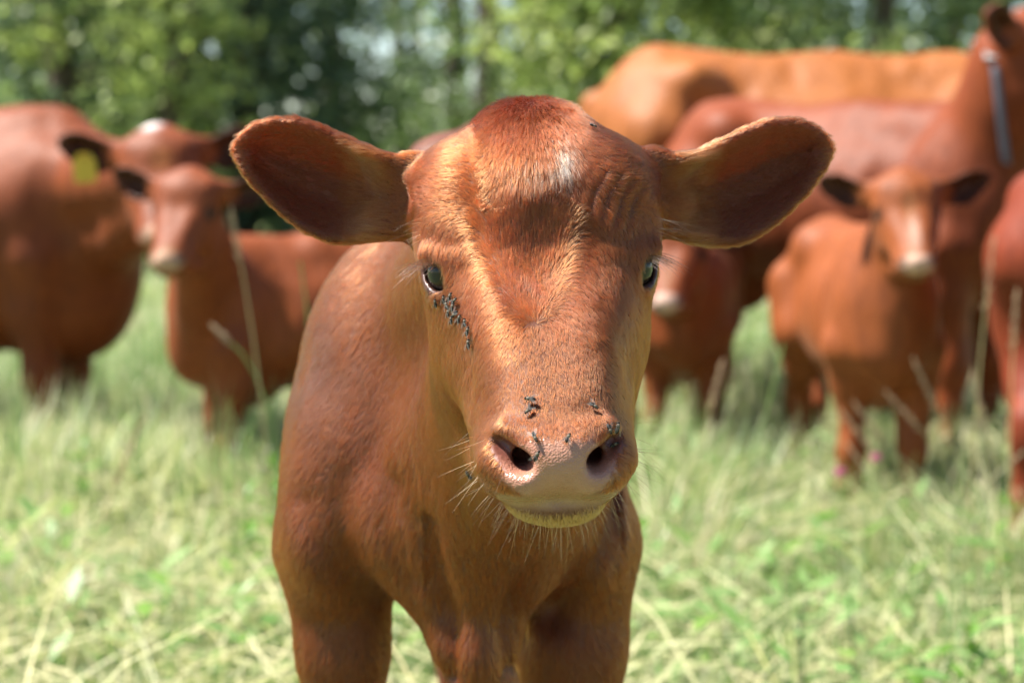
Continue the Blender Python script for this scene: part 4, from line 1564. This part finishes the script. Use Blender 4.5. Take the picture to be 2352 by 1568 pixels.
DK1, DK2 = (.105, .145, .115), (.18, .235, .145)  # leaf tints lightened and blued: distance haze painted into the foliage colours
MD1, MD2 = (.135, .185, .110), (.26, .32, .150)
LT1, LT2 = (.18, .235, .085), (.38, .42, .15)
def tx(px, Y):
    return (px - 1176) / F_PX * Y
TG = 'trees along the meadow edge'
TL = [
    (-90, 21, 8, 1.7, .2, 170, 75, .075, DK1, MD2, 'dark broad-leaved tree above the back of the ear-tagged cow', 1, False),
    (150, 19, 7, 1.2, .1, 95, 75, .075, MD1, LT2, 'broad-leaved tree with bright hanging sprays above the ear-tagged cow', 2, False),
    (560, 21, 9, 1.35, .2, 160, 75, .08, DK1, DK2, 'dense dark tree behind the pale-muzzled calf', 3, False),
    (395, 18, 5.5, .55, 1.0, 45, 60, .07, MD2, LT2, 'slim young tree with yellow-green sprays in front of the dark ones', 4, False),
    (300, 23, 8.5, 1.3, .1, 150, 75, .075, DK1, MD1, 'dark tree filling the space behind the slim young one', 5, False),
    (760, 24, 10, 1.0, .3, 120, 65, .08, DK1, MD2, 'narrow dark tree with scattered sunlit leaves beside the sky gap', 6, False),
    (1040, 29, 11, 1.0, .3, 60, 60, .085, DK2, MD2, 'grey-green tree filling the lower part of the sky gap', 17, False),
    (1120, 27, 12, 1.0, .9, 42, 60, .085, MD1, LT1, 'loose airy tree with sky showing through its crown', 7, False),
    (1440, 19.5, 7.5, 1.75, .05, 230, 80, .075, LT1, LT2, 'bright green bushy tree just above the calf\'s poll', 8, True),
    (1700, 22, 8.5, 1.0, .05, 120, 75, .075, MD1, LT2, 'mid-green tree rising behind the tan-backed cow\'s rump', 9, False),
    (1790, 26, 11, 1.2, .3, 120, 70, .08, DK1, DK2, 'dark tree in shade between two green ones behind the tan-backed cow', 10, False),
    (2010, 21, 8, 1.2, .1, 150, 75, .075, MD1, LT2, 'green tree behind the tan-backed cow\'s withers', 11, False),
    (2290, 22, 9, 1.4, .1, 160, 75, .075, MD1, LT2, 'leafy tree behind the raised head of the collared cow', 12, False),
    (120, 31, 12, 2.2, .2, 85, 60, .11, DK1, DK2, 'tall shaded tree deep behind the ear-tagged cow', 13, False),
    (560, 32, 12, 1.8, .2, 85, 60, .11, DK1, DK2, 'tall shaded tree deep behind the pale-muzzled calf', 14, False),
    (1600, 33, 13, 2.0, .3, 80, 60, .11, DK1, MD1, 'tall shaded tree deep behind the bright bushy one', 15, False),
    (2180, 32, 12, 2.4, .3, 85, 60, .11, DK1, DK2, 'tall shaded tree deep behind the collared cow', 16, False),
]
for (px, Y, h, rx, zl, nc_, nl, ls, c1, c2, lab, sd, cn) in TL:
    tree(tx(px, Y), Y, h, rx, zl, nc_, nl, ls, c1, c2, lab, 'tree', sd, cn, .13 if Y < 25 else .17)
# bare tall stems of the wood seen in the gap
for i, (px, Y, h) in enumerate(((925, 30, 12), (968, 34, 13), (1225, 28, 12))):
    o = tree(tx(px, Y), Y, h, 1.1, .8, 20, 50, .09, DK1, MD2, ('dark trunk standing in the sky gap, nearer the dark trees', 'thin dark trunk in the middle of the sky gap', 'reddish trunk rising beside the bright bushy tree')[i], 'tree', 40 + i, False, .09)
# the wood behind, one mass
def wood():
    r = np.random.default_rng(99)
    n_ = 620
    X = r.uniform(-34, 34, n_)
    keep = ~((X > -4.2) & (X < 1.2) & (r.random(n_) < .45))
    X = X[keep]
    n_ = len(X)
    Y = r.uniform(46, 54, n_)
    Z = r.uniform(0, 1, n_) ** .9 * np.where((X > -4.2) & (X < 1.2), 2.9, 9)
    C = np.stack([X, Y, Z], 1)
    idx = np.repeat(np.arange(n_), 55)
    m = len(idx)
    pc = C[idx] + r.normal(0, 1, (m, 3)) * np.array([.8, .8, .6])
    pc[:, 2] = np.maximum(pc[:, 2], .1)
    nn = norm(r.normal(0, 1, (m, 3)) + np.array([0, -.3, .5]))
    d = norm(np.cross(nn, r.normal(0, 1, (m, 3))))
    s_ = np.cross(nn, d)
    ls = .20 * r.uniform(.6, 1.4, m)[:, None]
    Vq = np.stack([pc - d * ls, pc + s_ * ls * .5, pc + d * ls, pc - s_ * ls * .5], 1)
    cc = np.array(DK1) + (np.array(MD1) - np.array(DK1)) * r.random(n_)[idx, None]
    o = link_mesh('woodland', Vq.reshape(-1, 3), np.arange(m * 4).reshape(m, 4), leafm, None, False)
    vcol(o.data, 'tint', np.repeat(cc, 4, 0))
    o['kind'] = 'stuff'
    o['label'] = 'shaded woodland closing the meadow'
wood()

print('script', time.time() - T0)
